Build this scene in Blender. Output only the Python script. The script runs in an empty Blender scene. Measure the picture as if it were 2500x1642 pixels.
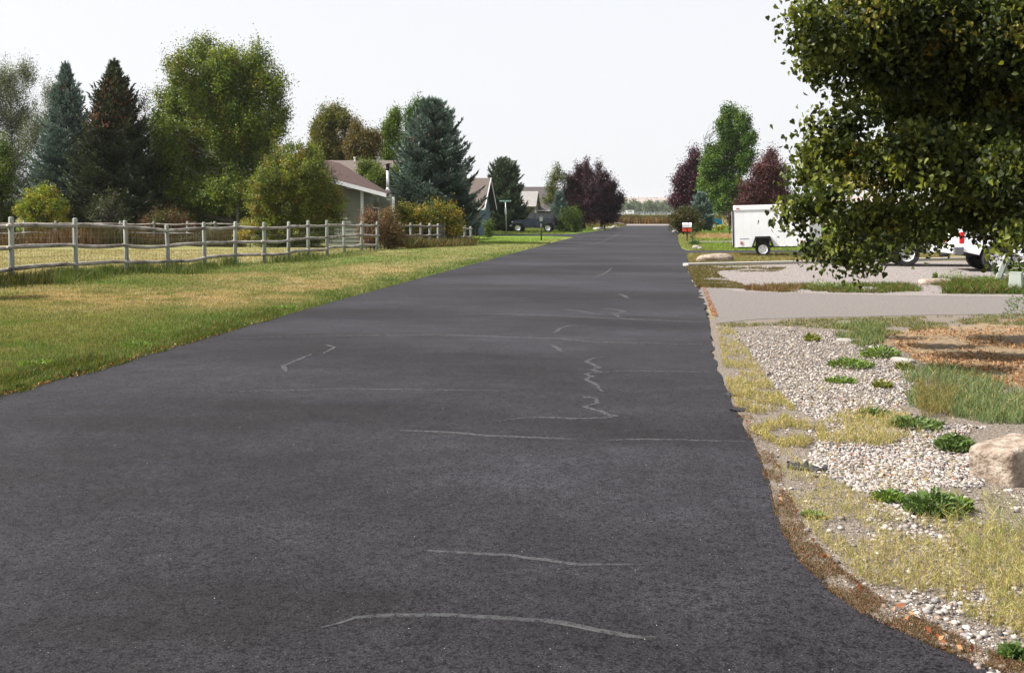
import bpy, math, random
import numpy as np
from mathutils import Vector, Matrix
from mathutils.geometry import tessellate_polygon
R = random.Random(7); RN = np.random.default_rng(11)
scene = bpy.context.scene; COL = scene.collection
rad = math.radians
# ------------------------------------------------------------------ camera
H = 1.75; FPX = 2600.0; PY = 633.0; HOR = 523.0; VPX = 1631.0
TH = math.atan((PY-HOR)/FPX); PSI = math.atan((VPX-1250)/FPX*math.cos(TH))
fh = Vector((-math.sin(PSI), math.cos(PSI), 0)); rt = Vector((math.cos(PSI), math.sin(PSI), 0))
fw = fh*math.cos(TH)+Vector((0, 0, -math.sin(TH))); up = rt.cross(fw)
cam_d = bpy.data.cameras.new('camera'); cam = bpy.data.objects.new('camera', cam_d); COL.objects.link(cam)
cam.location = (0, 0, H)
cam.rotation_euler = Matrix((rt, up, -fw)).transposed().to_euler()
cam_d.sensor_width = 36; cam_d.lens = 36*FPX/2500; cam_d.shift_y = -(821-PY)/2500
cam_d.clip_end = 20000; cam_d.clip_start = .05
scene.camera = cam
def ray(u, v): return rt*((u-1250)/FPX)+up*((PY-v)/FPX)+fw
def gp(u, v, z=0.0):
    d = ray(u, v); t = (z-H)/d.z
    return Vector((d.x*t, d.y*t, z))
def at(u, v, Y):
    d = ray(u, v); t = Y/d.y
    return Vector((d.x*t, Y, H+d.z*t))
def proj(x, y, z=0.0):
    dx, dy, dz = x, y, z-H
    a = dx*rt.x+dy*rt.y; b = dx*up.x+dy*up.y+dz*up.z; c = dx*fw.x+dy*fw.y+dz*fw.z
    return 1250+FPX*a/c, PY-FPX*b/c
# ------------------------------------------------------------------ tags and objects
def tag(o, label=None, cat=None, group=None, kind=None):
    if label: o['label'] = label
    if cat: o['category'] = cat
    if group: o['group'] = group
    if kind: o['kind'] = kind
    return o
def empty(name, loc, label, cat, group=None, rz=0, kind=None):
    o = bpy.data.objects.new(name, None); COL.objects.link(o); o.location = loc; o.rotation_euler = (0, 0, rz)
    o.empty_display_size = .2
    return tag(o, label, cat, group, kind)
def copy_tree(o, parent=None):
    c = o.copy(); COL.objects.link(c); c.parent = parent
    for ch in o.children: copy_tree(ch, c)
    return c
class MB:
    def __init__(s): s.v = []; s.f = []
    def add(s, vs, fs):
        n = len(s.v); s.v += [tuple(p) for p in vs]; s.f += [tuple(i+n for i in f) for f in fs]
    def box(s, c, d, rz=0, ry=0, rx=0):
        m = Matrix.Rotation(rz, 3, 'Z') @ Matrix.Rotation(ry, 3, 'Y') @ Matrix.Rotation(rx, 3, 'X'); c = Vector(c)
        vs = [c+m@Vector((sx*d[0]/2, sy*d[1]/2, sz*d[2]/2)) for sz in (-1, 1) for sy in (-1, 1) for sx in (-1, 1)]
        s.add(vs, [(0, 2, 3, 1), (4, 5, 7, 6), (0, 1, 5, 4), (2, 6, 7, 3), (0, 4, 6, 2), (1, 3, 7, 5)])
    def prism(s, poly, y0, y1, y0b=None, ax='Y', inset=0):
        n = len(poly)
        def P(p, d): return (p[0], d, p[1]) if ax == 'Y' else ((d, p[0], p[1]) if ax == 'X' else (p[0], p[1], d))
        vs = [P(p, y0) for p in poly]+[P(p, y1) for p in poly]
        tri = tessellate_polygon([[Vector((p[0], p[1], 0)) for p in poly]])
        fs = [tuple(t) for t in tri]+[tuple(i+n for i in reversed(t)) for t in tri]
        fs += [(i, (i+1) % n, (i+1) % n+n, i+n) for i in range(n)]
        s.add(vs, fs)
    def tube(s, pts, rs, n=8, cap=True):
        pts = [Vector(p) for p in pts]
        if not hasattr(rs, '__len__'): rs = [rs]*len(pts)
        vs = []; ref = None
        for i, p in enumerate(pts):
            t = (pts[min(i+1, len(pts)-1)]-pts[max(i-1, 0)])
            t = t.normalized() if t.length > 1e-9 else Vector((0, 0, 1))
            if ref is None: ref = Vector((1, 0, 0)) if abs(t.x) < .8 else Vector((0, 1, 0))
            a = (ref-t*ref.dot(t)).normalized(); b = t.cross(a); ref = a
            for k in range(n):
                w = 2*math.pi*k/n; vs.append(p+(a*math.cos(w)+b*math.sin(w))*rs[i])
        fs = [(i*n+k, i*n+(k+1) % n, (i+1)*n+(k+1) % n, (i+1)*n+k) for i in range(len(pts)-1) for k in range(n)]
        if cap: fs += [tuple(reversed(range(n))), tuple(range((len(pts)-1)*n, len(pts)*n))]
        s.add(vs, fs)
    def lathe(s, prof, c, n=24, ax='Y', cap=True):
        vs = []
        for (r, h) in prof:
            for k in range(n):
                w = 2*math.pi*k/n
                x, z = r*math.cos(w), r*math.sin(w)
                vs.append((c[0]+x, c[1]+h, c[2]+z) if ax == 'Y' else (c[0]+x, c[1]+z, c[2]+h))
        m = len(prof)
        fs = [(i*n+k, i*n+(k+1) % n, (i+1)*n+(k+1) % n, (i+1)*n+k) for i in range(m-1) for k in range(n)]
        if cap and prof[0][0] > 0: fs.append(tuple(reversed(range(n))))
        if cap and prof[-1][0] > 0: fs.append(tuple(range((m-1)*n, m*n)))
        s.add(vs, fs)
    def ball(s, c, r, n=8):
        vs = []; fs = []
        for i in range(n+1):
            a = math.pi*i/n
            for k in range(n): vs.append((c[0]+r[0]*math.sin(a)*math.cos(2*math.pi*k/n), c[1]+r[1]*math.sin(a)*math.sin(2*math.pi*k/n), c[2]+r[2]*math.cos(a)))
        for i in range(n):
            for k in range(n): fs.append((i*n+k, (i+1)*n+k, (i+1)*n+(k+1) % n, i*n+(k+1) % n))
        s.add(vs, fs)
    def build(s, name, mat, parent=None, smooth=False, bevel=0, loc=None):
        me = bpy.data.meshes.new(name); me.from_pydata(s.v, [], s.f); me.update()
        if mat: me.materials.append(mat)
        if smooth: me.polygons.foreach_set('use_smooth', [True]*len(me.polygons))
        o = bpy.data.objects.new(name, me); COL.objects.link(o); o.parent = parent
        if loc is not None: o.location = loc
        if bevel:
            b = o.modifiers.new('bevel', 'BEVEL'); b.width = bevel; b.segments = 2; b.limit_method = 'ANGLE'; b.angle_limit = rad(40)
            b.harden_normals = False
        return o
def npmesh(name, V, F, mat, parent=None, col=None, smooth=False):
    V = np.asarray(V, np.float32); F = np.asarray(F, np.int32); m, k = F.shape
    me = bpy.data.meshes.new(name)
    me.vertices.add(len(V)); me.vertices.foreach_set('co', V.ravel())
    me.loops.add(m*k); me.loops.foreach_set('vertex_index', F.ravel())
    me.polygons.add(m); me.polygons.foreach_set('loop_start', np.arange(0, m*k, k, dtype=np.int32))
    me.polygons.foreach_set('loop_total', np.full(m, k, np.int32))
    if smooth: me.polygons.foreach_set('use_smooth', np.ones(m, bool))
    me.update(calc_edges=True)
    if col is not None:
        a = me.color_attributes.new('Col', 'FLOAT_COLOR', 'POINT')
        c4 = np.ones((len(V), 4), np.float32); c4[:, :3] = col; a.data.foreach_set('color', c4.ravel())
    if mat: me.materials.append(mat)
    o = bpy.data.objects.new(name, me); COL.objects.link(o); o.parent = parent
    return o
# ------------------------------------------------------------------ colours and materials
def lin(c): c = c/255; return c/12.92 if c <= .04045 else ((c+.055)/1.055)**2.4
def C(r, g, b, k=.5): return np.array([lin(r)*k, lin(g)*k, lin(b)*k])*.88
def nodes(name):
    m = bpy.data.materials.new(name); m.use_nodes = True; nt = m.node_tree; nt.nodes.clear()
    out = nt.nodes.new('ShaderNodeOutputMaterial'); return m, nt, out
def N(nt, t, **kw):
    n = nt.nodes.new(t)
    for k, v in kw.items():
        if hasattr(n, k) and k not in n.inputs: setattr(n, k, v)
        else: n.inputs[k].default_value = v
    return n
def c4(c): return (float(c[0]), float(c[1]), float(c[2]), 1)
_mc = {}
def mat(name, c, rough=.7, var=.15, scale=6, bump=0, bscale=None, metal=0, c2=None, spec=.5, coat=0, stretch=None, trans=0):
    if name in _mc: return _mc[name]
    m, nt, out = nodes(name); L = nt.links.new
    p = N(nt, 'ShaderNodeBsdfPrincipled'); p.inputs['Roughness'].default_value = rough; p.inputs['Metallic'].default_value = metal
    p.inputs['Specular IOR Level'].default_value = spec; p.inputs['Coat Weight'].default_value = coat; p.inputs['Transmission Weight'].default_value = trans
    tc = N(nt, 'ShaderNodeTexCoord'); mp = N(nt, 'ShaderNodeMapping'); L(tc.outputs['Object'], mp.inputs['Vector'])
    if stretch: mp.inputs['Scale'].default_value = stretch
    nz = N(nt, 'ShaderNodeTexNoise'); nz.inputs['Scale'].default_value = scale; nz.inputs['Detail'].default_value = 6; nz.inputs['Roughness'].default_value = .65
    L(mp.outputs[0], nz.inputs['Vector'])
    cr = N(nt, 'ShaderNodeValToRGB'); e = cr.color_ramp.elements; c = np.array(c, float)
    d2 = np.array(c2) if c2 is not None else np.clip(c*(1+var), 0, 1); d1 = c if c2 is not None else c*(1-var)
    e[0].position = .35; e[1].position = .65; e[0].color = c4(d1); e[1].color = c4(d2)
    L(nz.outputs['Fac'], cr.inputs[0]); L(cr.outputs[0], p.inputs['Base Color'])
    if bump:
        b = N(nt, 'ShaderNodeBump'); b.inputs['Strength'].default_value = min(1, bump); b.inputs['Distance'].default_value = .01*max(1, bump)
        n2 = N(nt, 'ShaderNodeTexNoise'); n2.inputs['Scale'].default_value = bscale or scale*5; n2.inputs['Detail'].default_value = 4
        L(mp.outputs[0], n2.inputs['Vector']); L(n2.outputs['Fac'], b.inputs['Height']); L(b.outputs[0], p.inputs['Normal'])
    L(p.outputs[0], out.inputs[0]); _mc[name] = m; return m
def leafmat(name, trans=.3, rough=.55, gloss=.3):
    m, nt, out = nodes(name); L = nt.links.new
    a = N(nt, 'ShaderNodeAttribute', attribute_name='Col')
    p = N(nt, 'ShaderNodeBsdfPrincipled'); p.inputs['Roughness'].default_value = rough; p.inputs['Specular IOR Level'].default_value = gloss
    t = N(nt, 'ShaderNodeBsdfTranslucent'); mx = N(nt, 'ShaderNodeMixShader'); mx.inputs[0].default_value = trans
    g = N(nt, 'ShaderNodeMix', data_type='RGBA', blend_type='MULTIPLY'); g.inputs[0].default_value = 1; g.inputs[7].default_value = (1.25, 1.2, .6, 1)
    L(a.outputs['Color'], p.inputs['Base Color']); L(a.outputs['Color'], g.inputs[6]); L(g.outputs[2], t.inputs['Color'])
    L(p.outputs[0], mx.inputs[1]); L(t.outputs[0], mx.inputs[2]); L(mx.outputs[0], out.inputs[0]); return m
LEAF = leafmat('leaf', .3); LEAFN = leafmat('broad_leaf', .38, .55, .25); NEEDLE = leafmat('needle', .08, .6, .2); GRASSM = leafmat('grass_blade', .3, .6, .2)
PURPLE = leafmat('purple_leaf', .12, .5, .3)
BARK = mat('bark', C(95, 85, 72, .5), .9, .35, 8, .6, 30, stretch=(1, 1, .25))
BARKP = mat('pale_bark', C(190, 185, 170, .55), .8, .3, 5, .3, 30, c2=C(90, 85, 75, .5))
BARKD = mat('dark_bark', C(60, 48, 42, .5), .9, .3, 8, .6, 30)
# ------------------------------------------------------------------ numpy noise
_tab = RN.random((256, 256))
def vnoise(x, y):
    xi = np.floor(x).astype(int); yi = np.floor(y).astype(int); fx = x-xi; fy = y-yi
    fx = fx*fx*(3-2*fx); fy = fy*fy*(3-2*fy); g = lambda i, j: _tab[i & 255, j & 255]
    return (g(xi, yi)*(1-fx)+g(xi+1, yi)*fx)*(1-fy)+(g(xi, yi+1)*(1-fx)+g(xi+1, yi+1)*fx)*fy
def fbm(x, y, o=4):
    s = 0; a = .5
    for k in range(o): s = s+a*vnoise(x*2**k+17*k, y*2**k+31*k); a *= .5
    return s/(1-.5**o)
def sstep(a, b, x): t = np.clip((x-a)/(b-a), 0, 1); return t*t*(3-2*t)
def inpoly(px, py, poly):
    ins = np.zeros(px.shape, bool); n = len(poly)
    for i in range(n):
        x0, y0 = poly[i][:2]; x1, y1 = poly[(i+1) % n][:2]
        if y0 == y1: continue
        c = ((y0 > py) != (y1 > py)) & (px < (x1-x0)*(py-y0)/(y1-y0)+x0); ins ^= c
    return ins
# ------------------------------------------------------------------ layout: road edges
LE = [(0, 964), (262, 893), (473, 830), (683, 772), (893, 714), (1050, 672), (1208, 630), (1365, 588), (1405, 578)]
REd = [(2500, 1655), (2448, 1635), (2354, 1603), (2243, 1553), (2118, 1496), (2026, 1433), (1957, 1364), (1902, 1270), (1885, 1202), (1862, 1133), (1845, 1089), (1820, 1050), (1800, 1006), (1766, 927), (1742, 875), (1737, 834), (1732, 785), (1722, 745), (1708, 700), (1692, 655), (1680, 627)]
lw = [gp(*p) for p in LE]; rw = [gp(*p) for p in REd]
lxs = np.array([-7.2, -6.8]+[p.x for p in lw]+[-6.4, -6.3, -6.3]); lys = np.array([-20., 2.]+[p.y for p in lw]+[100, 168, 400])
def xl(y): return np.interp(y, lys, lxs)
# ------------------------------------------------------------------ ground colour
FENCE = [(-95, 540, 703), (29, 540, 697), (185, 540, 680), (310, 543, 669), (411, 552, 661), (500, 544, 652), (574, 542.6, 644), (646, 545, 642), (704.5, 545, 639), (752.7, 545, 634), (798.6, 544, 630), (841, 544, 620), (882.5, 543, 615), (920.6, 543.8, 614)]
fpts = [gp(u, b) for u, t, b in FENCE]; fys = np.array([p.y for p in fpts]); fxs = np.array([p.x for p in fpts])
def fx_at(y): return np.interp(y, fys[np.argsort(fys)], fxs[np.argsort(fys)])
TAN = C(186, 174, 126, .56); OLV = C(152, 156, 94, .54); GRN = C(96, 128, 54, .52); BRG = C(134, 165, 60, .5); DRY = C(206, 180, 140, .58); YEL = C(205, 190, 110, .55)
BRN = C(130, 108, 84, .5); MUL = C(215, 150, 100, .55)
GREENB = [(100, 905, 260, 40), (60, 860, 200, 30), (380, 815, 130, 28), (520, 780, 150, 22), (300, 700, 260, 14), (600, 663, 230, 10), (850, 640, 200, 10), (1000, 612, 150, 8), (650, 690, 60, 8), (150, 690, 180, 12)]
DRYB = [(640, 690, 190, 20), (760, 705, 140, 14), (450, 735, 260, 22), (150, 740, 170, 25), (900, 665, 120, 12)]
def zones(x, y):
    u, v = proj(x, np.maximum(y, 3.0)); u = np.clip(u, -4000, 6000)
    n1 = fbm(x*.5, y*.35, 4); n2 = fbm(x*2.2+9, y*2.2, 3); n3 = fbm(x*9+3, y*9, 2)
    c = np.zeros(x.shape+(3,)); c[:] = OLV
    def mix(col, w): c[:] = c*(1-w[..., None])+np.asarray(col)*w[..., None]
    mix(TAN, sstep(.46, .6, n1)*.8); mix(GRN*1.2, sstep(.55, .75, fbm(x*.9+40, y*.6+7, 4))*.6)
    def blob(cx, cy, rx, ry): return np.exp(-(((u-cx)/rx)**2+((v-cy)/ry)**2))
    for b in DRYB: mix(DRY, blob(*b)*.95*sstep(.3, .6, n2))
    dist = xl(y)-x
    edge = sstep(1.5, .2, dist+(n2-.5)*1.2)*(x < 0)
    mix(GRN, edge*.8)
    for b in GREENB: mix(GRN*1.12, blob(*b)*.8*sstep(.25, .55, n2))
    fd = x-fx_at(y); onf = (y < 52)*(y > 8)
    mix(GRN*1.1, np.exp(-((fd-.35)/.75)**2)*.85*onf*sstep(.3, .6, n2))
    mix(TAN*1.02, sstep(-.1, -.9, fd)*.85*(y < 58)*(x < -8))
    left = (x < -5)
    mix(OLV*1.1, left*sstep(44, 52, y)*.6)
    mix(BRG, left*sstep(57, 64, y-(n1-.5)*6)*(x > -16)*.95); mix(BRG*.8, left*sstep(88, 92, y)*.9)
    mix(OLV, left*sstep(1.6, .5, dist)*sstep(45, 60, y)*.7)
    # far field
    mix(C(190, 175, 140, .5), sstep(150, 170, y)*.9); 
    mix(C(150, 150, 105, .5), sstep(250, 500, y))
    # right side
    rg = (x > 0)*1.0
    mix(C(182, 166, 140, .55), rg*(y < 36)); mix(BRN*1.3, rg*(y < 17.5)*sstep(.45, .6, n2)*.7)
    mix(C(170, 150, 100, .5), rg*(y >= 36)*1.0); mix(OLV, rg*(y >= 36)*sstep(.4, .6, n2)*.9)
    mix(BRG*1.05, rg*sstep(50, 51.5, y)*(y < 79)); mix(C(200, 170, 125, .52), rg*sstep(79, 81, y)*(y < 101)*sstep(1.0, 3, x)); mix(BRG*.85, rg*sstep(99, 102, y)*(y < 165)*sstep(1.5, 3.5, x))
    mix(OLV*1.1, rg*(y > 50)*sstep(2.6, 1.2, x)*.8)
    mul = inpoly(u, v, [(2200, 812), (2330, 792), (2600, 792), (2700, 950), (2500, 935), (2400, 905), (2330, 900), (2250, 872)])*1.0
    mix(MUL*(.7+.6*n3[..., None] if False else 1), mul*sstep(.25, .5, n2)*.95)
    c *= 1.04*(.78+.44*n3)[..., None]
    c *= (.85+.3*n2)[..., None]
    return c
def zg(x, y):
    d = xl(y)-x
    h = sstep(0, 1.0, d)*(.03+.16*(fbm(x*.35+5, y*.2, 2)-.35)*sstep(.8, 4, d))*(y < 70)*(x < 0)
    h = h-.03*(x < 0)*sstep(66, 72, y)*(y < 300)
    h = h+np.where(y > 230, sstep(230, 480, y)*1.5, 0)
    return h-.035*(d < .0)-.0*(x > 0)
def gz(x, y): return float(zg(np.array([float(x)]), np.array([float(y)]))[0])
def axis(lo, hi, f0, f1, step, g=1.18):
    a = list(np.arange(f0, f1, step)); s = step; x = a[-1]
    while x < hi: s *= g; x += s; a.append(min(x, hi))
    s = step; x = a[0]; b = []
    while x > lo: s *= g; x -= s; b.append(max(x, lo))
    return np.array(b[::-1]+a)
xs = axis(-4500, 4500, -26, 20, .2); ys = axis(-60, 6500, 4, 62, .2, 1.05)
GX, GY = np.meshgrid(xs, ys); GZ = zg(GX, GY)
nx, ny = len(xs), len(ys); ii = np.arange(nx*ny).reshape(ny, nx)
F = np.stack([ii[:-1, :-1], ii[:-1, 1:], ii[1:, 1:], ii[1:, :-1]], -1).reshape(-1, 4)
gm, nt, out = nodes('ground_soil_and_turf'); L = nt.links.new
a = N(nt, 'ShaderNodeAttribute', attribute_name='Col'); tc = N(nt, 'ShaderNodeTexCoord')
nz = N(nt, 'ShaderNodeTexNoise'); nz.inputs['Scale'].default_value = 28; nz.inputs['Detail'].default_value = 8; nz.inputs['Roughness'].default_value = .75
L(tc.outputs['Object'], nz.inputs['Vector'])
cr = N(nt, 'ShaderNodeValToRGB'); cr.color_ramp.elements[0].position = .3; cr.color_ramp.elements[1].position = .7
cr.color_ramp.elements[0].color = (.55, .55, .5, 1); cr.color_ramp.elements[1].color = (1.35, 1.35, 1.3, 1); L(nz.outputs['Fac'], cr.inputs[0])
mu = N(nt, 'ShaderNodeMix', data_type='RGBA', blend_type='MULTIPLY'); mu.inputs[0].default_value = 1; L(a.outputs['Color'], mu.inputs[6]); L(cr.outputs[0], mu.inputs[7])
p = N(nt, 'ShaderNodeBsdfPrincipled'); p.inputs['Roughness'].default_value = .95; p.inputs['Specular IOR Level'].default_value = .1; L(mu.outputs[2], p.inputs['Base Color'])
bp = N(nt, 'ShaderNodeBump'); bp.inputs['Strength'].default_value = .9; bp.inputs['Distance'].default_value = .04; L(nz.outputs['Fac'], bp.inputs['Height']); L(bp.outputs[0], p.inputs['Normal']); L(p.outputs[0], out.inputs[0])
g = npmesh('ground', np.stack([GX, GY, GZ], -1).reshape(-1, 3), F, gm, col=zones(GX, GY).reshape(-1, 3), smooth=True); tag(g, kind='structure')
# ------------------------------------------------------------------ flat sheets
def jitter(pts, step=.4, amp=.04, closed=True):
    out = []; n = len(pts)
    for i in range(n if closed else n-1):
        a = Vector(pts[i][:2]); b = Vector(pts[(i+1) % n][:2]); m = max(1, int((b-a).length/step)); m = min(m, 90)
        nrm = Vector((-(b-a).y, (b-a).x)).normalized() if (b-a).length > 0 else Vector((0, 0))
        for k in range(m):
            q = a+(b-a)*k/m
            if k: q = q+nrm*R.gauss(0, amp)
            out.append((q.x, q.y))
    if not closed: out.append(tuple(pts[-1][:2]))
    return out
def sheet(name, pts, z, m, parent=None, kind='structure', amp=.03, step=.4):
    P = jitter(pts, step, amp) if amp else [tuple(p[:2]) for p in pts]
    tri = tessellate_polygon([[Vector((x, y, 0)) for x, y in P]])
    b = MB(); fs = []
    for t in tri:
        A, B, Cc = [Vector(P[i]) for i in t]; cr_ = (B-A).x*(Cc-A).y-(B-A).y*(Cc-A).x
        fs.append(tuple(t) if cr_ > 0 else (t[0], t[2], t[1]))
    b.add([(x, y, z) for x, y in P], fs)
    k = len(P); b.add([(x, y, z) for x, y in P]+[(x, y, z-.05) for x, y in P], [(i, (i+1) % k, (i+1) % k+k, i+k) for i in range(k)])
    o = b.build(name, m, parent)
    if kind and not parent: tag(o, kind=kind)
    return o
# asphalt
am, nt, out = nodes('sealed_asphalt'); L = nt.links.new
tc = N(nt, 'ShaderNodeTexCoord'); p = N(nt, 'ShaderNodeBsdfPrincipled')
nf = N(nt, 'ShaderNodeTexNoise'); nf.inputs['Scale'].default_value = 105; nf.inputs['Detail'].default_value = 6; nf.inputs['Roughness'].default_value = .8; L(tc.outputs['Object'], nf.inputs['Vector'])
vo = N(nt, 'ShaderNodeTexVoronoi'); vo.inputs['Scale'].default_value = 70; L(tc.outputs['Object'], vo.inputs['Vector'])
mp = N(nt, 'ShaderNodeMapping'); mp.inputs['Scale'].default_value = (.3, .55, 1); L(tc.outputs['Object'], mp.inputs['Vector'])
nl = N(nt, 'ShaderNodeTexNoise'); nl.inputs['Scale'].default_value = .45; nl.inputs['Detail'].default_value = 5; nl.inputs['Roughness'].default_value = .6; L(mp.outputs[0], nl.inputs['Vector'])
c1 = N(nt, 'ShaderNodeValToRGB'); c1.color_ramp.elements[0].position = .4; c1.color_ramp.elements[1].position = .62
c1.color_ramp.elements[0].color = (.002, .0019, .002, 1); c1.color_ramp.elements[1].color = (.0375, .035, .0385, 1); L(nf.outputs['Fac'], c1.inputs[0])
c2 = N(nt, 'ShaderNodeValToRGB'); c2.color_ramp.elements[0].position = .4; c2.color_ramp.elements[1].position = .64
c2.color_ramp.elements[0].color = (.76, .73, .74, 1); c2.color_ramp.elements[1].color = (1.7, 1.7, 1.9, 1); L(nl.outputs['Fac'], c2.inputs[0])
mu = N(nt, 'ShaderNodeMix', data_type='RGBA', blend_type='MULTIPLY'); mu.inputs[0].default_value = 1; L(c1.outputs[0], mu.inputs[6]); L(c2.outputs[0], mu.inputs[7])
def speck(src, scale, a, b, lo, hi, seed):
    q_ = N(nt, 'ShaderNodeTexNoise'); q_.inputs['Scale'].default_value = scale; q_.inputs['Detail'].default_value = 3; q_.noise_dimensions = '4D'; q_.inputs['W'].default_value = seed; L(tc.outputs['Object'], q_.inputs['Vector'])
    r_ = N(nt, 'ShaderNodeMapRange'); r_.inputs[1].default_value = a; r_.inputs[2].default_value = b; r_.inputs[3].default_value = lo; r_.inputs[4].default_value = hi; L(q_.outputs['Fac'], r_.inputs[0])
    m_ = N(nt, 'ShaderNodeVectorMath', operation='SCALE'); L(src, m_.inputs[0]); L(r_.outputs[0], m_.inputs['Scale']); return m_.outputs[0]
s1_ = speck(mu.outputs[2], 48, .38, .5, .32, 1.0, 1.3); s2_ = speck(s1_, 62, .6, .68, 1.0, 1.9, 4.1); s3_ = speck(s2_, 14, .35, .65, .8, 1.2, 7.7); s4_ = speck(s3_, 3.2, .4, .62, .88, 1.12, 9.2)
L(s4_, p.inputs['Base Color'])
ml = N(nt, 'ShaderNodeMath', operation='MULTIPLY_ADD'); L(vo.outputs['Distance'], ml.inputs[0]); ml.inputs[1].default_value = -.8; L(nf.outputs['Fac'], ml.inputs[2])
bp = N(nt, 'ShaderNodeBump'); bp.inputs['Strength'].default_value = .6; bp.inputs['Distance'].default_value = .0025; L(ml.outputs[0], bp.inputs['Height']); L(bp.outputs[0], p.inputs['Normal'])
rr = N(nt, 'ShaderNodeMapRange'); L(nl.outputs['Fac'], rr.inputs[0]); rr.inputs[3].default_value = .75; rr.inputs[4].default_value = .52; L(rr.outputs[0], p.inputs['Roughness'])
p.inputs['Specular IOR Level'].default_value = .12; L(p.outputs[0], out.inputs[0]); ASPH = am
cs0 = [gp(1405, 578), gp(1340, 575.2), gp(1150, 575), gp(600, 577)]; cs1 = [gp(600, 571.2), gp(1150, 571.2), gp(1400, 571)]
road = [(-9, -20)]+[(-6.9, 0)]+[(p.x, p.y) for p in lw]+[(p.x, p.y) for p in cs0]+[(p.x, p.y) for p in cs1]+[tuple(gp(1440, 566)[:2]), tuple(gp(1500, 557)[:2]), tuple(gp(1522, 552)[:2]), tuple(gp(1533, 550)[:2]), tuple(gp(1640, 550)[:2]), tuple(gp(1648, 562)[:2]), tuple(gp(1654, 570)[:2]), tuple(gp(1656, 590)[:2]), tuple(gp(1662, 605)[:2]), tuple(gp(1676, 611)[:2]), tuple(gp(2200, 611)[:2]), tuple(gp(2700, 612)[:2]), tuple(gp(2700, 620)[:2]), tuple(gp(2000, 619)[:2]), tuple(gp(1680, 618)[:2])]
road += [(p.x, p.y) for p in reversed(rw)]+[(6, 3), (9, -20)]
ro = sheet('road', road, 0.0, am, amp=.018, step=.2)
SEAL = mat('crack_sealant', (.034, .034, .036), .7, .25, 30, .3, 120)
sb = MB()
def ribbon(pts, w, z=.004, seed=0):
    P = [gp(*p[:2]) for p in pts]
    Q = []
    for i in range(len(P)-1):
        m = max(2, int((P[i+1]-P[i]).length/.12)); m = min(m, 30)
        for k in range(m):
            t = k/m; Q.append((P[i].lerp(P[i+1], t), (i+t)/(len(P)-1)))
    Q.append((P[-1], 1.0)); vs = []
    for i, (q, t) in enumerate(Q):
        d = (Q[min(i+1, len(Q)-1)][0]-Q[max(i-1, 0)][0]); n = Vector((-d.y, d.x, 0)).normalized()
        ww = w*(.25+.75*min(1, t*6, (1-t)*6))*(.8+.4*R.random())/2; q2 = q+n*R.gauss(0, w*.12)
        vs += [(q2.x+n.x*ww, q2.y+n.y*ww, z), (q2.x-n.x*ww, q2.y-n.y*ww, z), (q2.x+n.x*(ww+.004), q2.y+n.y*(ww+.004), -.002), (q2.x-n.x*(ww+.004), q2.y-n.y*(ww+.004), -.002)]
    sb.add(vs, [f_ for i in range(len(Q)-1) for f_ in ((4*i, 4*i+1, 4*i+5, 4*i+4), (4*i+2, 4*i, 4*i+4, 4*i+6), (4*i+1, 4*i+3, 4*i+7, 4*i+5))])
def c7(l): return [(1100+x/2.975, 650+y/2.975) for x, y in l]
def c8(l): return [(x/2.644, 640+y/2.644) for x, y in l]
def c5(l): return [(700+x/2.38, 1300+y/2.38) for x, y in l]
zz = .0025
for l, w in [(c7([(1170, 10), (1140, 40), (1100, 62), (1030, 78)]), .11), (c7([(1228, 202), (1262, 212), (1290, 232)]), .13), (c7([(1110, 305), (1200, 312), (1265, 328), (1195, 343), (1235, 378)]), .1),
             (c7([(0, 345), (400, 345), (740, 358), (900, 365), (1400, 388)]), .06), (c7([(820, 310), (950, 325), (1040, 343), (1130, 345)]), .06), (c7([(1270, 350), (1680, 362)]), .05), (c7([(1240, 378), (1850, 405)]), .05),
             (c7([(722, 489), (765, 478), (800, 448), (870, 431), (1010, 430)]), .09), ([(555, 826), (800, 819), (1100, 817)]+c7([(380, 512), (800, 525), (1000, 545), (1350, 556), (1870, 568)]), .06),
             (c7([(735, 570), (770, 590), (810, 622)]), .1), (c7([(1155, 657), (1040, 665), (985, 690), (1040, 715), (1090, 737), (1030, 750), (1095, 771), (980, 780), (1035, 800), (985, 820), (1050, 850), (1080, 880), (1103, 912)]), .075),
             (c7([(1100, 772), (1270, 760), (1550, 762), (1880, 768)]), .05), (c7([(965, 945), (1055, 955), (1075, 995), (970, 1018), (1090, 1050), (1140, 1078), (1220, 1088), (1130, 1100), (900, 1105), (650, 1095), (500, 1105), (330, 1132)]), .06),
             ([(560, 957)]+c8([(1700, 828), (2380, 818)])+c7([(430, 903)]), .035), ([(975, 1050)]+c7([(0, 1205), (300, 1230), (600, 1243), (900, 1254)]), .05), (c7([(1110, 1268), (1300, 1255), (1700, 1260), (2150, 1275)]), .05),
             (c8([(2105, 532), (2160, 550), (2085, 592)]), .07), (c8([(2012, 592), (1900, 640), (1825, 668), (1855, 710)]), .08),
             (c5([(820, 103), (1100, 122), (1300, 130), (1500, 155), (1700, 185), (2080, 183)]), .035), (c5([(200, 555), (400, 495), (650, 478), (900, 478), (1200, 490), (1400, 505), (1600, 520), (1800, 565), (2000, 600), (2150, 610)]), .045),
             ([(1440, 600), (1470, 590), (1500, 577), (1515, 566)], .14)]:
    ribbon(l, w*.68, zz); zz += .00008
ntS = SEAL.node_tree; oS = [n for n in ntS.nodes if n.type == 'OUTPUT_MATERIAL'][0]; pS = [n for n in ntS.nodes if n.type == 'BSDF_PRINCIPLED'][0]
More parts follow.
